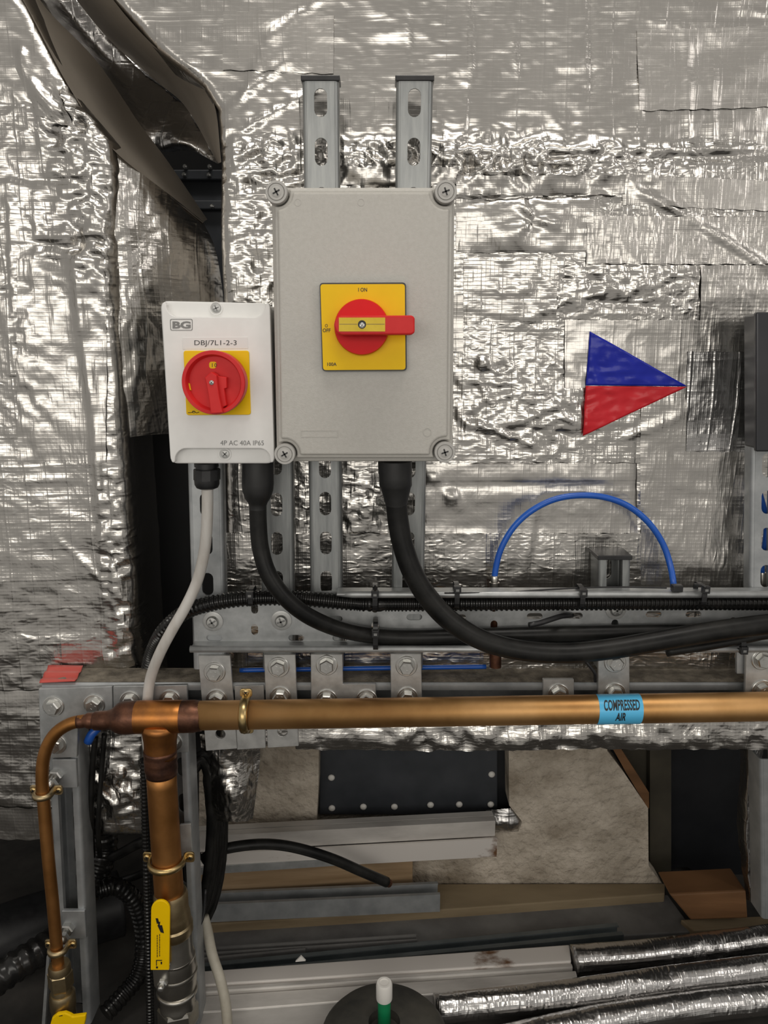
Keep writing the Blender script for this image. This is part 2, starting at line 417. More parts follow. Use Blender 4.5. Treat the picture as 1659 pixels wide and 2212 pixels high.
ZONES = [(W(x, y, YW), rx, rz, a) for x, y, rx, rz, a in ((800, 350, .24, .030, 1.6), (1150, 350, .16, .028, 1.6), (1180, 470, .10, .04, .8), (1130, 880, .10, .07, 1.0), (560, 480, .05, .14, .9), (1330, 610, .14, .03, .9), (800, 1080, .1, .05, 1.0), (1100, 1590, .5, .02, 2.0))]
LRIDGE = segs([(168, 560, 182, 740, .007, .006), (182, 740, 205, 900, .007, .006), (205, 900, 218, 1110, .006, .005), (218, 1110, 226, 1300, .004, .005), (60, 520, 190, 545, -.006, .005), (0, 380, 230, 400, -.003, .006), (40, 100, 60, 165, .005, .006), (60, 165, 120, 250, .005, .005),
               (120, 230, 240, 260, .004, .005), (168, 480, 160, 540, -.008, .007), (90, 560, 160, 575, -.006, .007), (0, 1040, 160, 1035, .002, .003), (120, 1160, 230, 1262, .002, .003), (0, 1380, 180, 1388, .002, .003), (240, 1150, 262, 1440, .003, .004), (20, 380, 30, 700, .0018, .003), (75, 400, 85, 900, .0018, .003), (115, 560, 120, 800, .0018, .003)])
LZONES = [(W(x, y, YW), rx, rz, a) for x, y, rx, rz, a in ((150, 250, .06, .04, 1.6), (190, 430, .04, .10, 1.7), (200, 600, .04, .05, 1.4), (60, 760, .03, .16, 1.0), (250, 1700, .06, .05, 2.5), (255, 1250, .025, .2, 1.5))]
def pressed(x, z, R, Z, K=()):
    d = 0.0
    for ax, az, bx, bz, amp, wd, x0, x1, z0, z1 in R:
        if x < x0 or x > x1 or z < z0 or z > z1: continue
        t = ((x - ax) * bx + (z - az) * bz) / (bx * bx + bz * bz); t = 0.0 if t < 0 else 1.0 if t > 1 else t
        q = ((x - ax - t * bx) ** 2 + (z - az - t * bz) ** 2) / (wd * wd)
        if q < 9: d += amp * math.exp(-q) * (1 - (2 * t - 1) ** 4 * .8)
    for (cx, cz), rx, rz, a in Z:
        q = ((x - cx) / rx) ** 2 + ((z - cz) / rz) ** 2
        if q < 6:
            n = noise.noise
            d += a * math.exp(-q) * (.0035 * (1 - 2 * abs(n(Vector((x * 40 + z * 25, 5, z * 55 - x * 20))))) + .0022 * (1 - 2 * abs(n(Vector((x * 85, 8, z * 85))))))
    for (cx, cz), a, w in K:
        q = ((x - cx) ** 2 + (z - cz) ** 2) / (w * w)
        if q < 9: d += a * math.exp(-q * q)
    return d
def wrinkle(x, z, base=True):
    n = noise.noise
    d = .0055 * n(Vector((x * 3.1, 1.7, z * 4.0))) + .0028 * n(Vector((x * 9, 4.2, z * 16)))
    d += .0022 * (1 - abs(n(Vector((x * 16, 7.7, z * 44))))) + .0010 * (1 - abs(n(Vector((x * 46, 2.1, z * 90)))))
    d += .0011 * (1 - abs(n(Vector((x * 60, 9.1, z * 30)))))
    if not base: return -d
    d += pressed(x, z, RIDGE, ZONES, KNOBS)
    dx, dz = x - PUCK.x, z - PUCK.z; r = math.hypot(dx, dz)
    if r < .09:
        an = math.atan2(dz, dx)
        d += .009 * math.exp(-(r / .026) ** 2) * max(0, math.cos(2.5 * an + .6 + .5 * math.sin(3 * an))) ** 2 - .005 * math.exp(-(r / .010) ** 2)
    return -d
ZB = P(830, 385, YW).z
def lean(z):                          # wall tipped back above the taped bend so its top reflects less lamp
    h_ = z - ZB
    return 0.0 if h_ < -.03 else (.06 * (h_ + .03) ** 2 / .12 if h_ < .03 else .06 * h_)
def wall_y(x, z): return YW + wrinkle(x, z) + lean(z)
ML = [(-420, 60), (-120, 150), (0, 240), (100, 332), (180, 432), (232, 463), (340, 476), (480, 473), (640, 479), (1000, 482), (1300, 486), (1640, 470)]
def foil_wall(name, xfun, pys, nc, roll_left, roll_right, roll_bottom, mat, yfun, upper=300):
    V, Fc = [], []; nr = len(pys)
    zb = P(800, pys[-1], YW).z
    for py in pys:
        a, b = xfun(py)
        xa, xb = P(a, py, YW).x, P(b, py, YW).x
        for c in range(nc + 1):
            t = c / nc; px = a + (b - a) * t
            p = P(px, py, YW); y = yfun(p.x, p.z)
            for on, d in ((roll_left, p.x - xa), (roll_right, xb - p.x), (roll_bottom, p.z - zb)):
                R = .018
                if on and d < R: y += (R - math.sqrt(max(0, R * R - (R - d) ** 2))) * 1.0
            V.append(Vector((p.x, y, p.z)))
    for r in range(nr - 1):
        for c in range(nc):
            i = r * (nc + 1) + c
            Fc.append((i, i + nc + 1, i + nc + 2, i + 1))
    def back(idx):
        s = len(V)
        for i in idx: V.append(V[i] + Vector((0, .10, 0)))
        for k in range(len(idx) - 1): Fc.append((idx[k], idx[k + 1], s + k + 1, s + k))
    if roll_left: back([r * (nc + 1) for r in range(nr)][::-1])
    if roll_right: back([r * (nc + 1) + nc for r in range(nr)])
    if roll_bottom: back([(nr - 1) * (nc + 1) + c for c in range(nc + 1)][::-1])
    MI = [0] * len(Fc)
    for r in range(nr - 1):
        for c in range(nc):
            if pys[r] < upper + 40 * noise.noise(Vector((c * .09, 3.3, 0))): MI[r * nc + c] = 1
    return V, Fc, MI
rows = [-420 + 6.0 * i for i in range(340)] + [1618]
wall_back = mk('wall_back', foil_wall('w', lambda py: (interp(ML, py), 2350), rows, 330, True, False, True, M['foil'], wall_y), M['foil'], smooth=True, mats=[M['foil_upper']])
tag(wall_back, 'crinkled silver foil insulation wall behind the switch boxes', kind='structure')
LE = [(-420, -190), (0, 52), (190, 150), (300, 238), (360, 248), (500, 245), (700, 252), (930, 268), (1200, 288), (1450, 302), (1600, 322), (1830, 330)]
def left_y(x, z): return YW + .004 + .8 * lean(z - .02) + wrinkle(x + 5.3, z + 2.2, False) - pressed(x, z, LRIDGE, LZONES) - .006 * noise.noise(Vector((x * 5, 0, z * 2.2 + 4)))
rows = [-420 + 7.0 * i for i in range(320)]
wall_left = mk('wall_left', foil_wall('w', lambda py: (-650, interp(LE, py)), rows, 150, False, True, True, M['foil_left'], left_y, 230), M['foil_left'], smooth=True, mats=[M['foil_upper']])
tag(wall_left, 'soft foil insulation hanging left of the black gap', kind='structure')

def loft(ctrl, nu, nv, amp=.003, freq=14):
    """ctrl: rows of 3D points, all rows the same length"""
    R = [catmull_n(r, nu) for r in ctrl]
    cols = [catmull_n([R[i][k] for i in range(len(R))], nv) for k in range(nu + 1)]
    V = []
    for j in range(nv + 1):
        for k in range(nu + 1):
            p = cols[k][j].copy()
            p.y += amp * noise.noise(p * freq) + amp * .5 * (1 - abs(noise.noise(p * freq * 2.7)))
            V.append(p)
    Fc = []
    for j in range(nv):
        for k in range(nu):
            i = j * (nu + 1) + k; Fc.append((i, i + nu + 1, i + nu + 2, i + 1))
    return V, Fc
def catmull_n(pts, n):
    pts = [Vector(p) for p in pts]; m = len(pts) - 1; out = []
    e = [pts[0] * 2 - pts[1]] + pts + [pts[-1] * 2 - pts[-2]]
    for i in range(n + 1):
        u = i / n * m; k = min(int(u), m - 1); t = u - k
        p0, p1, p2, p3 = e[k:k + 4]
        out.append(0.5 * ((2 * p1) + (p2 - p0) * t + (2 * p0 - 5 * p1 + 4 * p2 - p3) * t * t + (3 * p1 - p0 - 3 * p2 + p3) * t ** 3))
    return out
def L_(rows): return [[P(*p) for p in r] for r in rows]
# return of the left insulation into the gap, its folded top and the foil lining of the opening above
mk('foil_return', loft(L_([[(243, 322, 1.0), (300, 370, 1.022), (372, 425, 1.06), (438, 478, 1.105)],
                           [(247, 420, 1.0), (310, 450, 1.018), (385, 490, 1.055), (462, 530, 1.105)],
                           [(246, 520, 1.0), (315, 540, 1.018), (395, 570, 1.055), (476, 600, 1.105)],
                           [(250, 650, 1.0), (315, 660, 1.018), (400, 680, 1.055), (480, 690, 1.105)],
                           [(256, 800, 1.0), (310, 800, 1.018), (370, 800, 1.055), (440, 800, 1.105)],
                           [(264, 948, 1.0), (300, 942, 1.018), (345, 938, 1.055), (400, 936, 1.105)]]), 60, 110, .005, 20), M['foil_left'], wall_left, smooth=True)
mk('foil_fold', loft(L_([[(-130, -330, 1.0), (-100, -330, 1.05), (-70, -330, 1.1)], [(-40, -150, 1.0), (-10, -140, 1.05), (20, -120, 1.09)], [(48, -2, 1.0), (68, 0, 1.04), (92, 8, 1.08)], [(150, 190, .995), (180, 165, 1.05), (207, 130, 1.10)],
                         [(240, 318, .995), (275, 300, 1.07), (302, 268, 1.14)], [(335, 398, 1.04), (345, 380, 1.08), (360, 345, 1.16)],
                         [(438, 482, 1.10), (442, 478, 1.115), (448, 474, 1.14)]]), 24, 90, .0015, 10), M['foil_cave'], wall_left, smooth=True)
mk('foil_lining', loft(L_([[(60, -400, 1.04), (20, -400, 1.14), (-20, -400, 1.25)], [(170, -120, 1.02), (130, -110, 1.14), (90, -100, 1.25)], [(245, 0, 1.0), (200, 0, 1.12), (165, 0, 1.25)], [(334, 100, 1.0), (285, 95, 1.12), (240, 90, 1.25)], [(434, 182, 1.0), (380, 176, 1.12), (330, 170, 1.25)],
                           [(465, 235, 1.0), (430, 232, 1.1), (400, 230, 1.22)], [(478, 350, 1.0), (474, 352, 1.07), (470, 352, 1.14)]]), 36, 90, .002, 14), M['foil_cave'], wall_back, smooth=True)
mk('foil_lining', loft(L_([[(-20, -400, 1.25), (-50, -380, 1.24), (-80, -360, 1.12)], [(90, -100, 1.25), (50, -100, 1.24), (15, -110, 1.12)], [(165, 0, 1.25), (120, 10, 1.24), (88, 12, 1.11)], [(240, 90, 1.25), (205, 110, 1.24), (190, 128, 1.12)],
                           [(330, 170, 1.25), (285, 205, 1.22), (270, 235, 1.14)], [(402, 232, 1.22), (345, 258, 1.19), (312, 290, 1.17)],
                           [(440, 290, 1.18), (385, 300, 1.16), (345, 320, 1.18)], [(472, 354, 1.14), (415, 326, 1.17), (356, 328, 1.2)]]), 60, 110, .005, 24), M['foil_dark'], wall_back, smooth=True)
# taped patches lying on the wall
def patch(x0, y0, x1, y1, mat, off=.0012, tilt=0, skew=0, wl=None, f=wall_y):
    wl = wl or wall_back
    nx = max(4, int((x1 - x0) / 9)); ny = max(4, int((y1 - y0) / 9)); V, Fc = [], []
    for j in range(ny + 1):
        for i in range(nx + 1):
            a, b = i / nx, j / ny
            e = 1.2 * math.sin(i * 1.3 + x0) if j in (0, ny) else 0
            p = P(x0 + (x1 - x0) * a + skew * b, y0 + (y1 - y0) * b + e + tilt * a, YW)
            V.append(Vector((p.x, f(p.x, p.z) - off - .0007 * (1 - abs(noise.noise(Vector((p.x * 60 + y0, 3, p.z * 60))))), p.z)))
    for j in range(ny):
        for i in range(nx):
            k = j * (nx + 1) + i; Fc.append((k, k + nx + 1, k + nx + 2, k + 1))
    return mk('foil_patch', (V, Fc), mat, wl, smooth=True)
for a in [(984, 432, 1292, 547, 'foil_vert'), (984, 384, 1345, 424, 'foil_vert', .002), (1262, 470, 1700, 572, 'foil_vert', .002), (1340, 380, 1800, 445, 'foil_flat', .0012, 18),
          (1218, 692, 1508, 838, 'foil_flat', .002), (1508, 575, 1720, 760, 'foil_vert', .002), (736, 366, 986, 402, 'foil_flat', .002),
          (918, 1000, 1376, 1150, 'foil_flat', .0015), (480, 1150, 1382, 1300, 'foil', .0022), (1382, 836, 1625, 1285, 'foil_vert', .0018),
          (1380, 60, 1800, 240, 'foil_flat', .001, -14), (480, 20, 720, 150, 'foil_flat', .001, 8), (590, 640, 1000, 760, 'foil_flat', .001),
          (1480, 760, 1630, 975, 'foil_dark', .0030), (640, 1545, 1160, 1613, 'foil_crumple', .002), (1160, 1545, 1800, 1613, 'foil_crumple', .0016), (1000, 560, 1200, 700, 'foil_crumple', .0009)]:  # the foil_dark patch paints in a dark reflection right of the sticker
    patch(a[0], a[1], a[2], a[3], M[a[4]], *(a[5:]))
for a in [(-60, 1490, 160, 1525, 'foil_flat', .0015), (20, 120, 105, 250, 'foil_flat', .0015, 30, 60), (-60, 1740, 180, 1808, 'foil_flat', .0015), (40, 560, 230, 1000, 'foil_vert', .0012)]:
    patch(a[0], a[1], a[2], a[3], M[a[4]], *(a[5:]), wl=wall_left, f=left_y)

# ------------------------------------------------------------------ the dark space behind
def slab(name, g, mat, label, **kw):
    return tag(mk(name, g, mat, **kw), label, kind='structure')
slab('floor', box(-2.2, 2.2, -.15, 2.0, -.05, 0), M['floor'], 'dark dusty floor below the struts')
slab('cover_slab', box(-2.2, 2.2, .985, 1.9, 1.98, 2.03), M['black_void'], 'unseen black slab above the opening, added to keep light out')  # unseen slab added to block ambient light from the cavity
slab('wall_far', box(-2.2, 2.2, 1.75, 1.80, 0, 2.0), M['black_void'], 'black backdrop standing in for the unlit depth of the cavity')  # backdrop coloured black in place of the cavity's shade
mk('membrane_sheet', ext([px_loop([(180, 880), (560, 880), (560, 1640), (180, 1640)], 1.24)], 1.24, 1.245), M['black_void'], bpy.data.objects['wall_far'])
# cement-rendered rear wall with the opening for the duct
YC = 1.25
outer = px_loop([(430, 1500), (1300, 1500), (1312, 1622), (1345, 1665), (1400, 1746), (1401, 1870), (1432, 1912), (1432, 1960), (430, 2000)], YC)
hole = px_loop([(690, 1530), (1098, 1530), (1100, 1740), (1128, 1775), (1120, 1796), (1060, 1800), (682, 1800), (688, 1700)], YC)
wall_rear = mk('wall_rear', ext([outer, hole], YC, YC + .06), M['concrete'])
tag(wall_rear, 'rough cement-rendered wall below the foil with a cut corner', kind='structure')
# mortar heap along its foot: uneven rubble
def lump(name, pts_px, z, hgt, mat, parent, seed, nx=40, ny=10):
    V, Fc = [], []
    (a, b, c, d) = [FZ(x, y, z) for x, y in pts_px]        # near-left, near-right, far-right, far-left
    for j in range(ny + 1):
        for i in range(nx + 1):
            u, v = i / nx, j / ny
            p = (a * (1 - u) + b * u) * (1 - v) + (d * (1 - u) + c * u) * v
            e = min(1, 6 * u * (1 - u) + .15) * (v ** .7)
            p.z = z + hgt * e * (.75 + .6 * noise.noise(p * 14 + Vector((seed, 0, 0))) + .3 * noise.noise(p * 45))
            V.append(p)
    for j in range(ny):
        for i in range(nx):
            k = j * (nx + 1) + i; Fc.append((k, k + 1, k + nx + 2, k + nx + 1))
    return mk(name, (V, Fc), mat, parent, smooth=True)

# duct panel with rivets in the opening
YD = 1.285
d = thing('air_duct', P(890, 1790, YD), 'dark slate riveted duct panel recessed in the cement wall', 'duct')
mk('panel', ext([rect_px(690, 1500, 1075, 1760, YD)], YD, YD + .25), M['duct'], d, bevel=.002)
mk('flange', ext([rect_px(1076, 1500, 1112, 1768, YD)], YD + .012, YD + .25), M['duct_black'], d)
rv = lathe([(.0062, 0), (.0062, .002), (.004, .004), (.001, .0048)], (0, 0, 0), 'Y', 14)
rivet = None
for x, y in [(717, 1745), (852, 1742), (930, 1738), (992, 1737), (1060, 1737), (1062, 1672), (716, 1679), (785, 1742)]:
    if rivet is None:
        rivet = mk('rivet', (([v + P(x, y, YD) for v in rv[0]]), rv[1]), M['white_bit'], d, smooth=True)
    else: put('rivet', rivet.data, P(x, y, YD) - Vector((0, .0024, 0)), d)
# torn foil between duct and board
mk('foil_scrap', loft(L_([[(1050, 1752, 1.262), (1090, 1748, 1.256), (1128, 1742, 1.262)], [(1048, 1775, 1.254), (1090, 1778, 1.248), (1130, 1776, 1.254)], [(1050, 1792, 1.262), (1090, 1796, 1.254), (1132, 1792, 1.262)]]), 24, 14, .006, 50), M['foil_dark'], d, smooth=True)

# right-hand side of the dark space
YR = 1.33
d = thing('access_panel', P(1525, 1930, YR), 'black painted panel with a dark hand hole, right of the cement wall', 'panel')
hl = [(1452, 1880), (1462, 1874), (1485, 1873), (1498, 1882), (1498, 1900), (1450, 1900)]
mk('sheet', ext([rect_px(1440, 1500, 1640, 1935, YR), px_loop(hl, YR)], YR, YR + .02), M['duct_black'], d)
mk('stiffener', ext([rect_px(1404, 1500, 1450, 1922, YR - .03)], YR - .03, YR + .02), M['post'], d)
tag(mk('timber_block', ext([px_loop([(1446, 1932), (1612, 1924), (1616, 1984), (1492, 1988)], 1.15)], 1.15, 1.21), M['timber_orange'], bevel=.003), 'orange-brown timber block below the black panel', 'timber')
tag(mk('timber_batten', ext([px_loop([(1314, 1600), (1330, 1600), (1402, 1712), (1402, 1746), (1399, 1746), (1352, 1668)], YC + .004)], YC + .004, YC + .05), M['timber_orange']), 'diagonal brown batten along the cut corner of the cement wall', 'timber')
tag(mk('timber_post', ext([rect_px(1345, 1500, 1402, 1740, YC + .07)], YC + .07, YC + .11), M['post']), 'dark upright post behind the cut corner of the cement wall', 'timber')
mk('foil_drop', loft(L_([[(1598, 1560, 1.15), (1622, 1560, 1.10), (1652, 1560, 1.16)], [(1602, 1640, 1.15), (1624, 1640, 1.11), (1650, 1640, 1.16)], [(1594, 1780, 1.16), (1618, 1780, 1.12), (1642, 1780, 1.16)],
                         [(1606, 1880, 1.16), (1622, 1880, 1.13), (1640, 1880, 1.17)], [(1612, 1945, 1.17), (1622, 1950, 1.15), (1632, 1960, 1.18)]]), 20, 70, .008, 30), M['foil_dark'], wall_back, smooth=True)
mk('foil_drop', loft(L_([[(430, 1590, 1.03), (500, 1590, 1.01), (562, 1590, 1.04)], [(436, 1650, 1.03), (500, 1650, 1.02), (560, 1650, 1.05)], [(440, 1720, 1.03), (500, 1720, 1.0), (552, 1722, 1.04)],
                         [(446, 1776, 1.04), (500, 1780, 1.02), (545, 1772, 1.05)]]), 50, 70, .008, 26), M['foil_crumple'], wall_back, smooth=True)

# ------------------------------------------------------------------ slotted channel struts
def strut_geo(xc, z0, z1, Yf, w=.0413, dep=.0413, slots=(), sw=.0146, sl=.0300, closed_front=True, x1=None):
    """upright channel between z0 and z1; the slotted face looks at the camera (closed_front) or the open side does"""
    t = .0025; r = .005; lip = .0095
    geo = []
    face = [(-w / 2 + r, z0), (w / 2 - r, z0), (w / 2 - r, z1), (-w / 2 + r, z1)]
    holes = [stadium(0, s, sw, sl, 8) for s in slots]
    sh = lambda a, b: x_at(a, b)
    dx = (x1 - xc) if x1 is not None else 0.0
    def off(z): return xc + dx * (z1 - z) / (z1 - z0)       # slight lean of the strut
    yf = (lambda y: Yf + y) if closed_front else (lambda y: Yf + dep - y)
    a = prism([face] + holes, lambda x, z, k: Vector((x + off(z), yf(t if k else 0), z)))
    geo.append(a)
    for s in (-1, 1):
        prof = [(s * (w / 2 - r), t / 2)]
        for k in range(1, 6):
            an = PI / 2 * k / 5
            prof.append((s * (w / 2 - r + (r - t / 2) * math.sin(an)), t / 2 + (r - t / 2) * (1 - math.cos(an))))
        prof.append((s * (w / 2 - t / 2), dep - r))
        for k in range(1, 6):
            an = PI / 2 * k / 5
            prof.append((s * (w / 2 - r + (r - t / 2) * math.cos(an)), dep - r + (r - t / 2) * math.sin(an)))
        prof.append((s * (w / 2 - lip), dep - t / 2)); prof.append((s * (w / 2 - lip), dep - .008))
        ol = strip_outline(prof, t)
        g = prism([ol], lambda x, y, k: Vector((x + off(z1 if k else z0), yf(y), z1 if k else z0)))
        geo.append(g)
    return join(*geo)
def x_at(a, b): return a
def px_strut(name, xt, yt, xb, yb, Yf, mat, label, slot_px=(), closed=True, w=.0413, cat='strut', cap=False, group=None, dep=.0413):
    top, bot = P(xt, yt, Yf), P(xb, yb, Yf)
    slots = [P(xt, s, Yf).z for s in slot_px]
    o = thing(name, (bot.x, Yf + .02, bot.z), label, cat, group)
    c = mk('channel', strut_geo(top.x, bot.z, top.z, Yf, w=w, slots=slots, closed_front=closed, x1=bot.x, dep=dep), mat, o, smooth=True)
    fix_normals(c); sharp(c, 30)
    if cap:
        mk('end_cap', box(top.x - w / 2 - .0012, top.x + w / 2 + .0012, Yf - .0012, Yf + dep + .001, top.z - .001, top.z + .005), M['black_plastic'], o, bevel=.001)
    return o
s1 = [222, 328, 434, 540, 646, 752, 858, 962, 1007, 1088, 1173, 1258]
px_strut('slotted_strut', 692, 173, 707, 1446, YS, M['zinc_strut'], 'tall slotted steel strut behind the big grey box, left one with black end cap', s1, cap=True, dep=.022)
px_strut('slotted_strut', 896, 173, 879, 1446, YS, M['zinc_strut'], 'tall slotted steel strut behind the big grey box, right one with black end cap', s1, cap=True, dep=.022)
px_strut('slotted_strut', 594, 800, 601, 1446, YS, M['zinc_strut'], 'slotted steel strut showing beside the left black cable boot', [1000, 1090, 1174, 1258], dep=.022)
px_strut('slotted_strut', 435, 700, 453, 1446, YS, M['zinc_dull'], 'slotted steel strut carrying the small white isolator', [1005, 1090, 1174, 1262], w=.0435, dep=.022)
px_strut('slotted_strut', 1664, 678, 1652, 1446, YS, M['zinc_dull'], 'tall slotted steel strut at the right edge of the photo', [742, 830, 918, 1005, 1085, 1165, 1245], dep=.022)
px_strut('slotted_strut', 1328, 1208, 1326, 1446, YS, M['zinc_strut'], 'short stub of open steel strut with a black cap under the blue hose arc', [1245, 1330], closed=False, cap=True)
px_strut('slotted_strut', 1672, 1640, 1676, 1985, 1.02, M['zinc_dull'], 'pale steel strut leg at the lower right edge', [], closed=True)
# legs of the left frame, open side to the room
px_strut('frame_leg', 133, 1560, 165, 2214, YS, M['zinc_dull'], 'upright steel strut leg behind the thin copper pipe', [1610, 1690, 1760, 1815, 1885, 1945, 2060, 2130, 2200], closed=False)
px_strut('frame_leg', 372, 1560, 402, 2214, YS, M['zinc_dull'], 'upright steel strut leg behind the thick copper riser', [1610, 1690, 1770, 1850, 1930, 2010, 2090, 2170], closed=False)
# long horizontal strut, open to the room, dusty on top
zt = P(830, 1476, YS).z
def hstrut(name, x0, x1, z_top, Yf, label):
    w = .0413; t = .0025
    o = thing(name, ((x0 + x1) / 2, Yf + .02, z_top - w), label, 'strut')
    pr = [(.0075, -.0095), (0.0025, -.0095), (.0012, -.006), (.0012, -.003), (.003, -.0012), (.008, -.0012), (.040, -.0012), (.040, -w + .0012), (.003, -w + .0012), (.0012, -w + .004), (.0012, -w + .0095), (.0075, -w + .0095)]
    ol = strip_outline(pr, t)
    g = prism([ol], lambda y, z, k: Vector((x1 if k else x0, Yf + y, z_top + z)))
    c = mk('channel', g, M['zinc_dull'], o, smooth=True); fix_normals(c); sharp(c, 30)
    n = 150; V, Fc = [], []
    for j in range(7):
        for i in range(n + 1):
            p = Vector((x0 + (x1 - x0) * i / n, Yf + .003 + .046 * j / 6, 0))
            p.z = z_top + .0004 + (.0030 * max(0, noise.noise(p * 60) + .45) if 0 < j < 6 else 0)
            V.append(p)
    for j in range(6):
        for i in range(n):
            k = j * (n + 1) + i; Fc.append((k, k + 1, k + n + 2, k + n + 1))
    mk('dust_layer', (V, Fc), M['dust'], o, smooth=True)
    return o
hstrut('cross_strut', P(90, 1480, YS).x, P(2000, 1480, YS).x, zt, YS, 'long horizontal steel strut with dust on top behind the copper pipe')

# ------------------------------------------------------------------ cable tray
YT = .938; YTf = .913
tray = thing('cable_tray', P(1040, 1402, .925), 'slotted galvanised cable tray running under the boxes', 'cable tray')
tz0, tz1 = P(830, 1402, YTf).z, P(830, 1284, YTf).z
xl = P(418, 1340, YT).x; xr = P(2000, 1340, YT).x; xcut = P(728, 1284, YTf).x
holes = []
k = S(830, 1340, YT)
for x, y in [(550, 1360), (550, 1314), (810, 1354), (810, 1312), (1067, 1352), (1067, 1310), (1328, 1350), (1583, 1345)]:
    a, b = W(x, y, YT); holes.append(stadium(a, b, 15 * k, 25 * k, 6))
for x, y in [(723, 1337), (895, 1333), (1155, 1331), (1242, 1330), (1412, 1327), (1498, 1327), (463, 1378), (640, 1378), (735, 1378), (990, 1334)]:
    a, b = W(x, y, YT); holes.append(stadium(a, b, 34 * k, 14 * k, 6))
web = [(xl, tz0), (xr, tz0), (xr, tz1), (xcut, tz1), (xcut - .002, tz1 - .003), (P(440, 1288, YT).x, P(440, 1287, YT).z), (xl, P(418, 1320, YT).z)]
mk('web', ext([web] + holes, YT, YT + .0015), M['zinc'], tray)
xlo = P(411, 1404, YTf).x
mk('flange', box(xlo, xr, YTf, YT + .001, tz0 - .0008, tz0 + .0008), M['zinc'], tray)
mk('flange', box(xcut, xr, YTf, YT + .001, tz1 - .0008, tz1 + .0008), M['zinc'], tray)
mk('rolled_edge', tube([(xlo, YTf, tz0), (xr, YTf, tz0)], .0044, 14, smooth=False), M['zinc'], tray, smooth=True)
mk('rolled_edge', tube([(xcut, YTf + .006, tz1 - .002), (xcut + .02, YTf, tz1), (xr, YTf, tz1)], lambda s, i, m: .0022 if i == 0 else .0044, 14, smooth=False), M['zinc'], tray, smooth=True)
def cross_screw(parent, pos, r, mat, name='screw', depth=.003, wr=None, cm=None):
    g = lathe([(r, 0), (r, depth * .5), (r * .8, depth * .9), (r * .3, depth)], pos, 'Y', 20)
    s_ = mk(name, g, mat, parent, smooth=True); sharp(s_, 40)
    c = Vector(pos); q = random.uniform(.2, 1.2); V, Fc = [], []
    for an in (q, q + PI / 2):
        u = Vector((math.cos(an), 0, math.sin(an))); w = Vector((-u.z, 0, u.x))
        b0 = len(V)
        for a, b in ((-1, -1), (1, -1), (1, 1), (-1, 1)):
            V.append(c + u * a * r * .68 + w * b * r * .13 + Vector((0, -depth - .0003, 0)))
        Fc.append((b0, b0 + 1, b0 + 2, b0 + 3))
    mk('cross_slot', (V, Fc), cm or M['ink'], s_)
    return s_
for x, y in [(460, 1342), (608, 1340), (1330, 1316)]:
    p = P(x, y, YT)
    w_ = mk('washer', lathe([(22 * k, 0), (22 * k, .0015), (19 * k, .002)], p, 'Y', 28), M['zinc_plate'], tray, smooth=True); sharp(w_)
    cross_screw(tray, p - Vector((0, .002, 0)), 13.5 * k, M['bolt'], depth=.005, cm=M['ink_grey'])

# ------------------------------------------------------------------ bolted bracket plates
hexg = join(lathe([(.0098, 0), (.0098, .0058), (.0084, .0072), (.0006, .0072)], (0, 0, 0), 'Y', 6))
marks = []
for a, b in ((-.003, .0025), (.0028, .003), (.0005, -.0032)):
    marks.append(box(a - .0012, a + .0012, -.0076, -.0070, b - .0012, b + .0012))
hm = bpy.data.meshes.new('bolt'); gg = join(hexg, *marks); hm.from_pydata(gg[0], [], gg[1]); hm.materials.append(M['bolt'])
wg = lathe([(.0140, 0), (.0140, .0016), (.0132, .0022), (.0112, .0022), (.0108, .0030), (.001, .0030)], (0, 0, 0), 'Y', 28)
wm = bpy.data.meshes.new('washer'); wm.from_pydata(wg[0], [], wg[1]); wm.materials.append(M['bolt']); wm.polygons.foreach_set('use_smooth', [True] * len(wm.polygons))
wm.set_sharp_from_angle(angle=math.radians(35))
def bolt(parent, x, y, Y, sc=1.0):
    p = P(x, y, Y)
    w_ = put('washer', wm, p, parent); w_.scale = (sc, 1, sc)
    b = put('bolt', hm, p - Vector((0, .0030, 0)), parent, (0, random.uniform(0, 1.04), 0)); b.scale = (sc, 1, sc)
YP = .935
def plate(label, pts, bolts, holes=(), Y=YP, t=.005, mat='zinc_plate', name='bracket_plate', sc=1.0, cat='bracket'):
    xs = [p[0] for p in pts]; ys = [p[1] for p in pts]
    o = thing(name, P(sum(xs) / len(xs), max(ys), Y + t), label, cat)
    hs = [circ(*W(x, y, Y), r * S(x, y, Y), 20) for x, y, r in holes]
    mk('plate', ext([px_loop(pts, Y)] + hs, Y, Y + t), M[mat], o, bevel=.0007, seg=1)
    for x, y in bolts: bolt(o, x, y, Y, sc)
    return o
plate('zinc bracket plate at the left end of the tray, below its first screw', [(428, 1416), (497, 1416), (512, 1617), (445, 1622)], [(464, 1451), (468, 1510)], [(476, 1586, 11)])
plate('zinc bracket plate right of the brass pipe clip, second from left under the tray', [(570, 1414), (638, 1414), (645, 1612), (578, 1616)], [(602, 1440), (606, 1504)], [(610, 1581, 11)])
plate('T-shaped zinc bracket plate with three bolts above the copper pipe', [(671, 1413), (740, 1413), (741, 1478), (812, 1478), (812, 1540), (672, 1540)], [(706, 1436), (706, 1510), (792, 1510)])
plate('zinc bracket plate under the thick black cable, right of the T-shaped one', [(843, 1412), (910, 1412), (912, 1540), (845, 1540)], [(878, 1438), (880, 1505)])
plate('short zinc bracket plate with one bolt standing lowest above the pipe', [(1173, 1467), (1240, 1467), (1240, 1540), (1173, 1540)], [(1206, 1498)])
plate('zinc bracket plate above the blue pipe label', [(1292, 1412), (1360, 1412), (1360, 1540), (1292, 1540)], [(1328, 1430), (1328, 1496)])
plate('zinc bracket plate at the right edge of the photo', [(1612, 1402), (1692, 1402), (1692, 1540), (1608, 1540)], [(1646, 1424), (1646, 1490)], Y=.925)
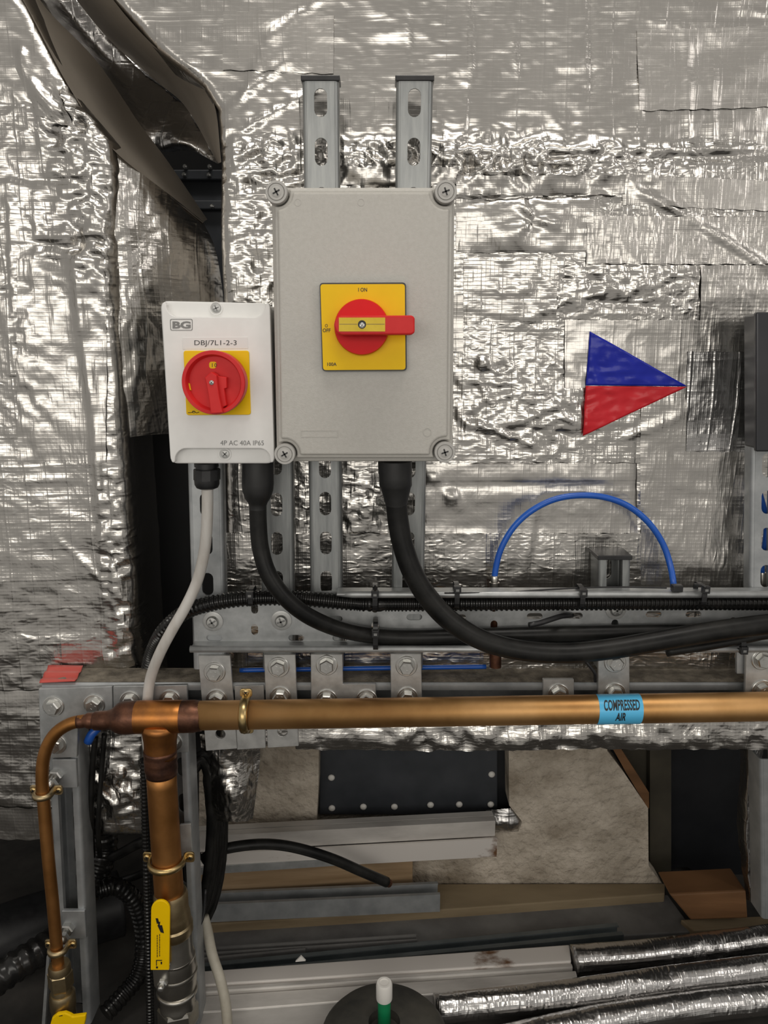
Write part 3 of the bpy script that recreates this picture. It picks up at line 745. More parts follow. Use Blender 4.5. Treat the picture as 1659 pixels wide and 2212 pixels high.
tag(mk('spacer_plate', ext([rect_px(1592, 1400, 1616, 1456, .934)], .934, .94), M['zinc_dull'], bevel=.001), 'narrow steel spacer behind the rightmost bracket plate', 'bracket')
plate('galvanised corner plate under the red tape with three bolts', [(83, 1488), (242, 1483), (244, 1572), (168, 1572), (166, 1636), (88, 1639)], [(116, 1525), (204, 1521), (122, 1607)], t=.006, mat='zinc')
plate('galvanised corner plate behind the copper tee', [(244, 1483), (404, 1480), (408, 1625), (345, 1628), (340, 1572), (245, 1572)], [(282, 1514), (368, 1511), (372, 1602)], t=.006, mat='zinc')
plate('thin backing plate of the brass clip on the thick pipe', [(506, 1482), (570, 1480), (574, 1616), (512, 1620)], [], Y=.9375, t=.003)
plate('small backing plate of the clip on the copper riser', [(388, 1782), (412, 1780), (416, 1850), (392, 1850)], [], Y=.93, t=.004)
def clip_plate(label, x0, y0, x1, y1, nx, ny):
    o = plate(label, [(x0, y0), (x1, y0), (x1 + 3, y1), (x0 + 3, y1)], [], t=.006, mat='zinc_dull', cat='bracket')
    p = P(nx, ny, YP)
    n_ = mk('nut', lathe([(.0095, 0), (.0095, .007), (.008, .0085), (.001, .0085)], p, 'Y', 6), M['bolt'], o)
    q = P(nx - 6, ny + 22, .915)
    mk('threaded_rod', tube([p - Vector((0, .006, 0)), p - Vector((.0, .028, 0))], .0045, 12, smooth=False), M['bolt'], o, smooth=True)
    mk('nut', lathe([(.008, 0), (.008, .006), (.001, .006)], P(nx - 8, ny + 20, .918), 'Y', 6), M['bolt'], o)
clip_plate('square steel plate with stud and nut near the upper clip of the thin pipe', 112, 1641, 164, 1702, 122, 1674)
clip_plate('square steel plate with stud and nut near the lower clip of the thin pipe', 133, 1968, 183, 2028, 147, 2004)
tag(mk('red_tape', ext([px_loop([(86, 1487), (163, 1485), (181, 1457), (108, 1457)], .9385)], .0, .001), M['red_tape']), '', '') if False else None
V = [P(86, 1487, .936), P(163, 1485, .936)]
a, b = P(86, 1486, .938), P(163, 1484, .938)
c, e = Vector((P(181, 1457, .985).x, .985, a.z + .003)), Vector((P(106, 1457, .985).x, .985, a.z + .003))
n = 12; V, Fc = [], []
for j in range(9):
    for i in range(n + 1):
        u, v = i / n, j / 8
        p = (a * (1 - u) + b * u) * (1 - v) + (e * (1 - u) + c * u) * v
        p.z += .0075 + .0016 * math.sin(v * 14 + u)
        V.append(p)
for j in range(8):
    for i in range(n):
        q = j * (n + 1) + i; Fc.append((q, q + 1, q + n + 2, q + n + 1))
o = mk('red_tape', (V, Fc), M['red_tape'], smooth=True); sm = o.modifiers.new('thick', 'SOLIDIFY'); sm.thickness = .001
tag(o, 'faded red tape strip on the end of the dusty strut', 'tape')

# ------------------------------------------------------------------ big grey switch box
YB, YL = .845, .829
big = thing('switch_enclosure', P(790, 998, .89), 'large grey plastic switch box with yellow and red rotary handle', 'switch box')
body = px_loop([(598, 997), (978, 997), (982, 405), (586, 405)], YB)
mk('body', ext([rrect(body, .008)], YB, YS), M['grey_plastic'], big, bevel=.002)
sc4 = [(597, 415), (963, 414), (961, 977), (615, 981)]
kb = S(790, 700, YL)
cs = [W(x, y, YL) for x, y in sc4]
def notch(c, a0, a1, r, n=9): return [(c[0] + r * math.cos(a0 + (a1 - a0) * i / n), c[1] + r * math.sin(a0 + (a1 - a0) * i / n)) for i in range(n + 1)]
TL, TR, BR, BL = cs
def lid_loop(e, R):
    Lx0, Lx1 = W(590, 700, YL)[0] + e, W(980, 700, YL)[0] - e
    zt_, zb_ = W(780, 407, YL)[1] - e, W(780, 990, YL)[1] + e
    def sx(c, x): return math.asin(max(-1, min(1, (x - c[0]) / R)))
    lp = []
    def arc_pts(c, pa, pb, sgn):
        a = math.atan2(pa[1] - c[1], pa[0] - c[0]); b = math.atan2(pb[1] - c[1], pb[0] - c[0])
        if sgn > 0 and b < a: b += 2 * PI
        if sgn < 0 and b > a: b -= 2 * PI
        return [(c[0] + R * math.cos(a + (b - a) * i / 10), c[1] + R * math.sin(a + (b - a) * i / 10)) for i in range(11)]
    def on_h(c, z, side): d = math.sqrt(max(0, R * R - (z - c[1]) ** 2)); return (c[0] + side * d, z)
    def on_v(c, x, side): d = math.sqrt(max(0, R * R - (x - c[0]) ** 2)); return (x, c[1] + side * d)
    xl_t = W(592, 440, YL)[0] + e; xl_b = W(600, 950, YL)[0] + e; xr_t = W(978, 440, YL)[0] - e; xr_b = W(973, 950, YL)[0] - e
    lp += arc_pts(TL, on_v(TL, xl_t, -1), on_h(TL, zt_, 1), 1)
    lp += arc_pts(TR, on_h(TR, zt_, -1), on_v(TR, xr_t, -1), 1)
    lp += arc_pts(BR, on_v(BR, xr_b, 1), on_h(BR, zb_, -1), 1)
    lp += arc_pts(BL, on_h(BL, zb_, 1), on_v(BL, xl_b, 1), 1)
    return lp
mk('lid', ext([lid_loop(0, 27 * kb)], YL + .004, YB), M['grey_plastic'], big, bevel=.0015)
lp = mk('lid_panel', ext([lid_loop(7 * kb, 34 * kb)], YL, YL + .006), M['grey_plastic'], big, bevel=.003, seg=3)
for (x, y) in sc4:
    p = P(x, y, YL)
    c = mk('corner_boss', lathe([(23.5 * kb, -.07), (23.5 * kb, -.001), (22.5 * kb, .001), (18 * kb, .001), (17.5 * kb, -.0003), (16.5 * kb, -.0003), (16 * kb, .0012), (2 * kb, .0012)], p, 'Y', 40), M['grey_screw'], big, smooth=True)
    sharp(c, 30)
    cc = cross_screw(big, p - Vector((0, .0005, 0)), 12 * kb, M['grey_screw'], depth=.0012)
# moulded marks
def ring2(cx, cz, r, t, n=28): return [circ(cx, cz, r, n), circ(cx, cz, r - t, n)]
mk('moulded_mark', ext(ring2(*W(923, 933, YL), 9.5 * kb, 1.4 * kb), YL - .0004, YL + .001), M['grey_plastic'], big)
for x in (643, 780): mk('moulded_mark', ext(ring2(*W(x, 437, YL), 7.5 * kb, 1.2 * kb), YL - .0002, YL + .001), M['grey_plastic'], big)
mk('moulded_mark', ext([rect_px(650, 929, 730, 944, YL), rect_px(651.5, 930.5, 728.5, 942.5, YL)], YL - .0004, YL + .001), M['grey_plastic'], big)
# switch front
q4 = [(696, 802), (879, 801), (877, 610), (690, 611)]
sp = mk('switch_plate', ext([rrect(px_loop(q4, YL - .006), .004)], YL - .006, YL), M['black_plastic'], big)
yp = YL - .0078
mk('yellow_face', ext([rrect(px_loop([(698, 799.5), (876, 798.5), (874.5, 613.5), (692, 614)], yp), .0032)], yp, yp + .002), M['yellow'], sp)
text_px(sp, 'I ON', 774, 621.5, 793, 630, yp - .0003, M['ink'], .012)
text_px(sp, 'O', 702, 700, 708, 707, yp - .0003, M['ink'], .005)
text_px(sp, 'OFF', 697, 709.5, 714, 717.5, yp - .0003, M['ink'], .012)
text_px(sp, '100A', 707, 783, 727, 790.5, yp - .0003, M['ink'], .012)
yk = yp - .010
kn = mk('knob', lathe([(58.5 * kb, -.010), (58 * kb, -.003), (56.5 * kb, 0), (1 * kb, 0)], P(781, 706.5, yk), 'Y', 64), M['red_deep'], big, smooth=True); sharp(kn, 30)
yh = yk - .026
hb = [(736, 724), (890, 723), (896, 718), (896, 686), (890, 681), (733, 682), (724, 690), (721, 703), (726, 718)]
hd = mk('handle', ext([rrect(px_loop(hb, yh), .002, 3)], yh, yk + .002), M['red'], big, bevel=.0018, seg=3)
0 and mk('handle_root', ext([circ(*W(745, 706, yk), 30 * kb, 32)], yk - .010, yk + .012), M['red'], big, bevel=.002)
ins = mk('lock_insert', ext([rect_px(732, 686, 832, 716, yh), circ(*W(782, 701, yh), 8.5 * kb, 24)], yh - .0006, yh + .006), M['yellow_insert'], hd)
for xa, xb in ((733, 772), (792, 831)): mk('insert_groove', ext([rect_px(xa, 699.6, xb, 700.6, yh - .0008)], yh - .00075, yh + .001), M['timber_dark'], ins)
mk('hole', ext([circ(*W(782, 701, yh - .0003), 8.4 * kb, 24)], yh - .0003, yh + .001), M['ink'], hd)
cross_screw(hd, P(782, 703, yh - .0004), 5.5 * kb, M['bolt'], depth=.001, cm=M['ink_grey'])

# ------------------------------------------------------------------ small white isolator
YI = .848
iso = thing('rotary_isolator', P(478, 1000, .89), 'small white rotary isolator with red knob and grey maker mark', 'switch box')
oi_ = [(369, 1001), (593, 1001), (583, 655), (347, 650)]
mk('body', ext([rrect(px_loop(oi_, YI + .012), .009, 6)], YI + .010, YS), M['white_plastic'], iso, bevel=.002, seg=3)
ki = S(470, 830, YI)
def f_loop():
    # raised front: side ears that curve into a ledge at top and bottom
    out = []
    def edge(t): return (347 + 22 * t, 583 + 10 * t)
    def pt(x, y): return W(x, y, YI)
    top_l = [(348.3, 664), (350, 655), (356, 651.5), (357.5, 655)]
    c = []
    for i in range(8):
        a = PI / 2 * i / 7; c.append((359 + 24 * (1 - math.cos(a)), 658 + 26 * math.sin(a)))
    topL = top_l + c
    c = []
    for i in range(8):
        a = PI / 2 * (1 - i / 7); c.append((573 - 24 * (1 - math.cos(a)), 659 + 26 * math.sin(a)))
    topR = c + [(574.5, 656), (576, 653), (581, 657), (583.2, 664)]
    c = []
    for i in range(8):
        a = PI / 2 * i / 7; c.append((584 - 24 * (1 - math.cos(a)), 994 - 25 * math.sin(a)))
    botR = [(592.6, 990), (590, 998), (586, 1000), (584.5, 997)] + c
    c = []
    for i in range(8):
        a = PI / 2 * (1 - i / 7); c.append((378 + 24 * (1 - math.cos(a)), 994 - 25 * math.sin(a)))
    botL = c + [(377.5, 997), (375, 1000), (371, 998), (368, 990)]
    return [pt(*p) for p in topL + topR + botR + botL]
mk('front_cover', ext([f_loop()], YI, YI + .011), M['white_plastic'], iso, bevel=.0014, seg=3)
for x, y in ((467, 666), (486, 981)):
    p = P(x, y, YI + .0095)
    mk('screw_well', ext(ring2(p.x, p.z, 14 * ki, 2.0 * ki), YI + .0085, YI + .012), M['white_plastic'], iso)
    cross_screw(iso, p, 9.5 * ki, M['zinc_plate'], depth=.0012, cm=M['ink_grey'])
yi = YI - .0003
rr_o = rrect(px_loop([(368, 714), (416, 714), (416, 689), (367, 689)], yi), 4 * ki); rr_i = rrect(px_loop([(369.4, 712.6), (414.6, 712.6), (414.6, 690.4), (368.4, 690.4)], yi), 3.2 * ki)
mk('maker_mark', ext([rr_o, rr_i], yi, YI + .001), M['ink_grey'], iso)
text_px(iso, 'BG', 372.5, 694, 412, 710, yi, M['ink_grey'], .045)
lb = mk('label_strip', ext([px_loop([(395, 754), (536, 752.5), (535, 728.5), (394, 729.5)], YI - .0004)], YI - .0004, YI + .001), M['label_white'], iso)
text_px(lb, 'DBJ/7L1-2-3', 420, 735, 511, 749, YI - .0007, M['ink'], -.004)
text_px(iso, '4P AC 40A IP65', 476, 951.5, 570, 962, yi, M['ink_grey'], .0)
ys = YI - .0025
pl = mk('switch_plate', ext([rrect(px_loop([(402.5, 897), (541.5, 896), (537.5, 757.5), (396, 757.5)], ys), .003)], ys, YI), M['yellow'], iso, bevel=.0006)
uv = [(406, 891.5), (414, 891), (420, 888.5), (424, 892), (430, 890)]
mk('printed_mark', tube([P(x, y, ys - .0002) for x, y in uv], .00035, 6), M['ink'], pl)
mk('printed_mark', ext(ring2(*W(418, 890, ys - .0003), 3 * ki, .8 * ki, 16), ys - .0004, ys), M['ink'], pl)
kc = P(463, 827, ys); yo = ys - .030
mk('base_disc', lathe([(66 * ki, 0), (66 * ki, .006), (64 * ki, .008), (1 * ki, .008)], P(467, 827, ys), 'Y', 64), M['cream_cable'], iso, smooth=True)
ko = P(460.5, 827, yo); kk = S(460, 827, yo)
prof = [(67 * kk, -.022), (69 * kk, -.003), (68.5 * kk, -.001), (67.5 * kk, 0), (60.5 * kk, 0), (59 * kk, -.001), (56.5 * kk, -.0085), (56 * kk, -.009), (1 * kk, -.009)]
kb2 = mk('knob', lathe(prof, ko, 'Y', 72), M['red'], iso, smooth=True); sharp(kb2, 32)
hp = [(456, 803), (468, 811), (470, 832), (474, 860), (481, 892), (455, 894), (451, 862), (446, 832), (442, 816)]
mk('pointer', ext([px_loop(hp, yo - .006)], yo - .006, yo + .009), M['red'], kb2, bevel=.001)
mk('pointer_rib', ext([px_loop([(468, 812), (489, 815), (489.5, 838), (484, 840), (489, 876), (472, 884)], yo + .001)], yo + .001, yo + .009), M['red'], kb2, bevel=.0006)
wn = mk('window', ext([rrect(px_loop([(452, 796), (467, 796), (468, 781), (451.5, 781.5)], yo + .0086), 6 * kk)], yo + .0085, yo + .0095), M['yellow'], kb2)
text_px(kb2, 'I 0', 458, 784.5, 468, 793, yo + .0082, M['ink'], .006)
mk('window', ext([px_loop([(406, 826), (410, 829), (413, 843), (408, 841), (405, 834)], yo + .0075)], yo + .0072, yo + .0095), M['yellow'], kb2)
cross_screw(kb2, P(457, 826.5, yo - .0062), 5 * kk, M['bolt'], depth=.0008)

# ------------------------------------------------------------------ glands, boots and cables
def zlathe(name, prof, px, Y, mat, parent, n=28, hexa=False, smooth=True):
    """prof: (radius_px, y_px) from top to bottom about an upright axis"""
    V, Fc = [], []; m = len(prof)
    k_ = S(px[0], (prof[0][1] + prof[-1][1]) / 2, Y)
    for r, y in prof:
        t = (y - prof[0][1]) / max(1e-6, prof[-1][1] - prof[0][1])
        c = P(px[0] + (px[1] - px[0]) * t, y, Y)
        for j in range(n):
            a = 2 * PI * (j + .25) / n
            V.append(c + Vector((r * k_ * math.cos(a), r * k_ * math.sin(a), 0)))
    for i in range(m - 1):
        for j in range(n):
            a, b = i * n + j, i * n + (j + 1) % n; Fc.append((a, a + n, b + n, b))
    Fc.append(tuple(range(n))); Fc.append(tuple(reversed([(m - 1) * n + j for j in range(n)])))
    o = mk(name, (V, Fc), mat, parent, smooth=smooth)
    if smooth: sharp(o, 34)
    return o
YG = .893
g = thing('cable_gland', P(447, 1056, YG), 'black hexagonal cable gland under the white isolator', 'cable gland')
zlathe('thread', [(26, 1000), (26, 1008), (23, 1008), (23, 1014), (25, 1014), (25, 1018)], (446, 447), YG, M['black_plastic'], g)
zlathe('nut', [(27, 1012), (28.5, 1014), (28.5, 1036)], (447, 447), YG, M['black_plastic'], g, n=10, smooth=False)
zlathe('dome', [(27, 1036), (26.5, 1046), (23, 1053), (16, 1056)], (447, 448), YG, M['black_plastic'], g)
tag(zlathe('cable_boot', [(34, 996), (34, 1020), (34.5, 1045), (33, 1060), (28, 1075), (21, 1086), (19, 1092), (19, 1100)], (557, 557), YG, M['boot'], None), 'black heat-shrink boot on the left thick cable', 'cable boot')
b2 = tag(zlathe('cable_boot', [(36.5, 996), (36.5, 1014), (35.5, 1030), (35.5, 1048), (33, 1053), (28, 1072), (24, 1088), (23.5, 1092)], (853, 856), YG, M['boot'], None), 'black heat-shrink boot on the right thick cable', 'cable boot')
def cable(name, pts, rpx, mat, label, cat='cable', n=18, group=None, ref=2, step=.006, parent=None):
    r = rpx * S(*pts[ref])
    o = mk(name, tube(px_path(pts), r, n, step), mat, parent, smooth=True)
    if parent is None: tag(o, label, cat, group)
    return o
cable('power_cable', [(557, 1085, YG), (558, 1130, YG), (563, 1185, .892), (580, 1240, .889), (615, 1290, .889), (665, 1330, .897), (730, 1358, .912), (800, 1372, .922), (880, 1377, .9265), (1000, 1374, .9265), (1150, 1370, .9265), (1350, 1366, .9265), (1500, 1364, .9265), (2000, 1362, .9265)], 18.5, M['black_rubber'], 'black cable curving from the left boot along the lower tray')
cable('power_cable', [(856, 1080, YG), (860, 1125, YG), (871, 1180, .891), (893, 1240, .889), (928, 1295, .889), (975, 1343, .889), (1040, 1382, .889), (1120, 1404, .889), (1215, 1411, .889), (1310, 1403, .889), (1420, 1385, .889), (1530, 1366, .889), (1659, 1349, .890), (1800, 1338, .892), (2000, 1330, .895)], 23, M['black_rubber'], 'thickest black cable swinging from the right boot across the tray front')
tag(mk('thin_sheath_cable', tube(px_path([(1440, 1408, .905), (1520, 1396, .905), (1600, 1382, .906), (1700, 1366, .907), (2000, 1350, .908)]), .006, 12), M['black_rubber'], smooth=True), 'thinner black cable emerging below the thick one at the right edge', 'cable')
cable('control_cable', [(448, 1050, YG), (448, 1100, YG), (446, 1150, .895), (440, 1200, .90), (425, 1258, .905), (400, 1312, .903), (371, 1362, .903), (345, 1412, .91), (326, 1462, .925), (319, 1510, .9275), (316, 1570, .9275), (322, 1630, .9285), (338, 1700, .932), (352, 1780, .932)], 12.2, M['white_cable'], 'off-white cable dropping from the isolator gland behind the copper tee')
def corrugated(name, pts, rpx, label, pitch=.0056, n=18, ref=2, depth=.16, mat='conduit'):
    r = rpx * S(*pts[ref])
    ph = pitch / 4
    def rad(s, i, m):
        q = (i % 4); return r if q in (0, 1) else r * (1 - depth)
    o = mk(name, tube(px_path(pts), rad, n, ph), M[mat], smooth=True); sharp(o, 30)
    return tag(o, label, 'conduit')
corrugated('corrugated_conduit', [(314, 1700, 1.005), (310, 1600, 1.005), (313, 1500, 1.005), (325, 1425, .985), (350, 1368, .94), (395, 1325, .9245), (450, 1305, .918), (520, 1294, .918), (600, 1291, .9245), (680, 1295, .9245), (760, 1302, .9245), (830, 1304, .9245), (1200, 1302, .9245), (1500, 1301, .9245), (1750, 1302, .9245)], 17.5, 'black corrugated conduit running along the top of the tray', ref=7)
corrugated('corrugated_conduit', [(311, 1640, .955), (314, 1760, .955), (318, 1900, .95), (322, 2060, .95), (325, 2212, .95), (327, 2300, .95)], 9.0, 'narrow black corrugated conduit beside the copper riser')

# ------------------------------------------------------------------ cable ties
def band(x, w, ring):                 # ring: (Y, z) loop, a strap around along x
    n = len(ring); V, Fc = [], []
    c = Vector((sum(p[0] for p in ring) / n, sum(p[1] for p in ring) / n))
    inn = [c + (Vector(p) - c) * .90 for p in ring]
    for xx in (x - w / 2, x + w / 2):
        V += [Vector((xx, p[0], p[1])) for p in ring] + [Vector((xx, p.x, p.y)) for p in inn]
    for i in range(n):
        j = (i + 1) % n
        Fc += [(i, j, 2 * n + j, 2 * n + i), (n + i, 3 * n + i, 3 * n + j, n + j), (i, n + i, n + j, j), (2 * n + i, 2 * n + j, 3 * n + j, 3 * n + i)]
    return V, Fc
def tie(px, y0, y1, hy, label, Yn=.9055, w=10.5, tail=None):
    x = P(px, hy, Yn).x; za, zb = P(px, y0, Yn).z, P(px, y1, Yn).z
    k_ = S(px, hy, Yn)
    rg = []
    hgt = za - zb; dep = .030
    for i in range(20):
        a = 2 * PI * i / 20
        rg.append((Yn + dep / 2 + math.copysign(abs(math.cos(a)) ** .5, -math.cos(a)) * dep / 2, (za + zb) / 2 + math.copysign(abs(math.sin(a)) ** .6, math.sin(a)) * hgt / 2))
    o = thing('cable_tie', (x, Yn, zb), label, 'cable tie')
    st = mk('strap', band(x, w * k_, rg), M['black_plastic'], o)
    hd_ = mk('head', box(x - 8 * k_, x + 8 * k_, Yn - .004, Yn + .003, P(px, hy + 8, Yn).z, P(px, hy - 8, Yn).z), M['black_plastic'], o, bevel=.0008)
    mk('latch_window', box(x - 3.5 * k_, x + 3.5 * k_, Yn - .0043, Yn - .0035, P(px, hy + 3, Yn).z, P(px, hy - 2, Yn).z), M['ink_grey'], o)
    if tail: mk('tail', tube(px_path(tail), .0014, 6), M['black_plastic'], o)
    return o
tie(540, 1276, 1314, 1285, 'cable tie around the bare conduit, leftmost on the tray')
tie(810, 1270, 1322, 1283, 'cable tie on the tray top edge between the two thick cables', tail=[(810, 1276, .90), (811, 1270, .898), (810, 1266, .896)])
tie(988, 1266, 1318, 1273, 'cable tie on the tray top edge right of the thick cable')
tie(1260, 1272, 1316, 1280, 'cable tie on the tray top edge left of the capped stub')
tie(1524, 1268, 1312, 1273, 'cable tie on the tray top edge right of the blue hose end', tail=[(1524, 1270, .90), (1515, 1264, .905), (1500, 1262, .91)])
tie(811, 1346, 1410, 1368, 'cable tie around the left cable and lower tray edge')
tie(1606, 1384, 1408, 1404, 'cable tie on the lower tray edge at far right', Yn=.899)
tt = mk('loose_tie_tail', tube(px_path([(1143, 1350, .892), (1165, 1346, .896), (1190, 1338, .905), (1213, 1331, .92), (1235, 1329, .9365)]), .0036, 8), M['black_plastic'], smooth=True)
tag(tt, 'loose cable tie end poking from a tray slot under the conduit', 'cable tie')
o = thing('long_tie_tail', P(1240, 1285, .914), 'long thin black tie lying along the tray edge to the blue hose end', 'cable tie')
mk('strap', tube(px_path([(960, 1281, .909), (1080, 1280, .912), (1160, 1275, .915), (1250, 1270, .92), (1340, 1268, .92), (1440, 1270, .915)]), .0011, 6), M['black_plastic'], o)
p = P(1461, 1270, .912); mk('head', box(p.x - .006, p.x + .0065, .906, .916, p.z - .004, p.z + .0045), M['black_plastic'], o, bevel=.001)
mk('tie_tail', tube(px_path([(1262, 1432, .93), (1275, 1440, .93), (1286, 1455, .931), (1289, 1472, .932)]), .0022, 8), M['black_plastic'], o) if False else None
tag(mk('strut_tie_tail', tube(px_path([(1258, 1420, .93), (1275, 1440, .928), (1285, 1455, .928), (1286, 1472, .932)]), .0022, 8), M['black_plastic'], smooth=True), 'curved tie end hanging onto the dusty strut beside a bracket plate', 'cable tie')

# ------------------------------------------------------------------ blue air hoses
YH = .955
h = thing('air_hose', P(1068, 1290, YH), 'bright blue air hose arched above the tray', 'hose')
mk('hose', tube(px_path([(1068, 1262, YH), (1070, 1232, YH), (1082, 1186, YH), (1110, 1138, YH), (1150, 1102, YH), (1200, 1078, YH), (1255, 1070, YH), (1310, 1075, YH), (1360, 1095, YH), (1402, 1130, YH), (1432, 1175, YH), (1448, 1222, .95), (1455, 1262, .94), (1457, 1290, .945)]), 6.8 * S(1255, 1070, YH), 16), M['blue_hose'], h, smooth=True)
zlathe('fitting', [(8, 1243), (9.2, 1245), (9.2, 1255), (8, 1256), (11, 1258), (11, 1278)], (1068, 1068), YH, M['nickel'], h, n=12)
# copper stub under the fitting, seen through the tray
tag(zlathe('copper_stub', [(13, 1284), (13, 1440)], (1070, 1070), .957, M['copper_burnt'], None), 'dark copper stub pipe behind the tray under the hose fitting', 'pipe')
tag(mk('blue_hose_run', tube(px_path([(518, 1448, .966), (560, 1447, .966), (640, 1446, .966), (760, 1444, .968), (900, 1442, .968), (1050, 1440, .968)]), .0032, 10), M['blue_hose'], smooth=True), 'thin blue hose lying along the wall behind the bracket plates', 'hose')
o = thing('short_blue_hose', P(1648, 1270, .975), 'blue hose and nickel fitting seen through slots of the right-hand strut', 'hose')
mk('hose', tube(px_path([(1640, 1060, .965), (1655, 1120, .965), (1653, 1170, .965), (1646, 1215, .965), (1646, 1240, .965)]), .0035, 12), M['blue_hose'], o, smooth=True)
zlathe('fitting', [(8, 1236), (9, 1240), (9, 1266)], (1646, 1646), .965, M['nickel'], o, n=12)
tag(mk('blue_hose_end', tube(px_path([(212, 1572, .955), (198, 1586, .95), (190, 1603, .95)]), .006, 12), M['blue_hose'], smooth=True), 'short blue hose end showing under the thin copper bend', 'hose')
for x0, x1, y1 in ((204, 196, 1760), (212, 202, 1740)):
    pass
tag(mk('drop_cable', tube(px_path([(206, 1590, .972), (200, 1660, .972), (196, 1760, .972), (200, 1850, 1.0)]), .0042, 10), M['black_rubber'], smooth=True), 'thin black cable hanging down beside the left frame leg, nearer the leg', 'cable')
tag(mk('drop_cable', tube(px_path([(226, 1585, .972), (220, 1660, .972), (212, 1780, .972), (216, 1850, 1.0)]), .0036, 10), M['black_rubber'], smooth=True), 'thin black cable hanging down beside the left frame leg, farther from the leg', 'cable')

# ------------------------------------------------------------------ blue and red triangle sticker
st = thing('arrow_sticker', P(1262, 940, YW), 'triangular sticker, blue above red, pointing right on the foil wall', 'sticker')
def sticker(name, A, B, C, mat, n=26):
    V, Fc, idx = [], [], {}
    for i in range(n + 1):
        for j in range(n + 1 - i):
            a, b = i / n, j / n; c = 1 - a - b
            x = A[0] * a + B[0] * b + C[0] * c; y = A[1] * a + B[1] * b + C[1] * c
            p = P(x, y, YW); idx[i, j] = len(V)
            V.append(Vector((p.x, wall_y(p.x, p.z) - .0046, p.z)))
    for i in range(n):
        for j in range(n - i):
            Fc.append((idx[i, j], idx[i + 1, j], idx[i, j + 1]))
            if j < n - i - 1: Fc.append((idx[i + 1, j], idx[i + 1, j + 1], idx[i, j + 1]))
    o = mk(name, (V, Fc), mat, st, smooth=True)
    s_ = o.modifiers.new('thick', 'SOLIDIFY'); s_.thickness = .0004
    fix_normals(o)
    return o
sticker('blue_half', (1270, 716), (1480, 834), (1262, 832), M['sticker_blue'])
sticker('red_half', (1262, 833), (1479, 835), (1256, 941), M['sticker_red'])

# ------------------------------------------------------------------ dark enclosure at the right edge
o = thing('dark_enclosure', P(1700, 975, .92), 'dark glossy enclosure cut off by the right edge on a strut', 'switch box')
mk('body', ext([rect_px(1640, 676, 1900, 972, .90)], .90, YS), M['dark_metal'], o, bevel=.003)
mk('lid', ext([rect_px(1634, 674, 1905, 976, .892)], .892, .90), M['dark_metal'], o, bevel=.002)

# ------------------------------------------------------------------ copper pipework
YPp = .900; kp = S(830, 1535, YPp)
cp = thing('copper_pipe', P(1000, 1570, YPp), 'thick horizontal copper pipe with light blue label', 'pipe')
mk('tube', tube(px_path([(410, 1546, YPp), (1659, 1526, YPp), (2050, 1519.5, YPp)]), 31.2 * kp, 40, smooth=False), M['copper_run'], cp, smooth=True)
# label wrapped on the pipe
A, B = P(1287, 1535, YPp), P(1380, 1533, YPp)
mid = P(1333, 1531.5, YPp); ax = (P(1659, 1526, YPp) - P(410, 1546, YPp)).normalized()
def on_pipe(s, ang, r):               # s along the axis from mid, ang 0 toward the camera, positive up
    up = Vector((0, 0, 1)); up = (up - ax * up.dot(ax)).normalized(); tw = Vector((0, -1, 0))
    return mid + ax * s + (tw * math.cos(ang) + up * math.sin(ang)) * r
rl = 31.2 * kp + .0005; hw = 46.5 * kp; V, Fc = [], []
for i in range(41):
    a = math.radians(-62 + 180 * i / 40)
    for s in (-hw + .001 * math.sin(a), hw + .001 * math.sin(a)): V.append(on_pipe(s, a, rl))
for i in range(40): Fc.append((2 * i, 2 * i + 1, 2 * i + 3, 2 * i + 2))
lab = mk('label', (V, Fc), M['label_blue'], cp, smooth=True)
def pipe_text(s, s0, s1, a0, a1, bold):
    uv, Fc = text_geo(s, bold)
    bm = bmesh.new()
    vs = [bm.verts.new((u, v, 0)) for u, v in uv]
    for f in Fc:
        try: bm.faces.new([vs[i] for i in f])
        except ValueError: pass
    for q in range(1, 9):             # cut into slices so that the letters follow the curve
        bmesh.ops.bisect_plane(bm, geom=bm.verts[:] + bm.edges[:] + bm.faces[:], plane_co=(0, q / 9, 0), plane_no=(0, 1, 0))
    bm.verts.index_update()
    V = [on_pipe(s0 + (s1 - s0) * w_.co.x + .0012 * w_.co.y, math.radians(a0 + (a1 - a0) * w_.co.y), rl + .0004) for w_ in bm.verts]
    Fc = [tuple(w_.index for w_ in f.verts) for f in bm.faces]; bm.free()
    mk('lettering', (V, Fc), M['ink'], lab)
pipe_text('COMPRESSED', -37 * kp, 39 * kp, 20, 62, .025)
pipe_text('AIR', -13 * kp, 9 * kp, -22, 12, .025)

tee = thing('copper_tee', P(350, 1660, YPp), 'brazed copper tee joining the horizontal pipe and the riser', 'pipe fitting')
def hl(name, prof, parent, mat):      # prof: (x_px, centre_y_px, radius_px) along a horizontal axis
    V, Fc = [], []; n = 36
    for x, y, r in prof:
        c = P(x, y, YPp)
        for j in range(n):
            a = 2 * PI * j / n; V.append(c + Vector((0, r * kp * math.cos(a), r * kp * math.sin(a))))
    for i in range(len(prof) - 1):
        for j in range(n):
            a, b = i * n + j, i * n + (j + 1) % n; Fc.append((a, b, b + n, a + n))
    Fc.append(tuple(reversed(range(n)))); Fc.append(tuple((len(prof) - 1) * n + j for j in range(n)))
    o = mk(name, (V, Fc), mat, parent, smooth=True); fix_normals(o); sharp(o, 50)
    return o
run = hl('run', [(288, 1549.5, 35), (300, 1549, 35.5), (380, 1548, 35.5), (392, 1547.5, 35), (394, 1547.5, 34)], tee, M['copper_tee'])
hl('collar', [(392, 1547.6, 34.6), (398, 1547.5, 35), (408, 1547.4, 34.8), (418, 1547.2, 35.2), (428, 1547, 33), (436, 1547, 32)], tee, M['copper_burnt'])
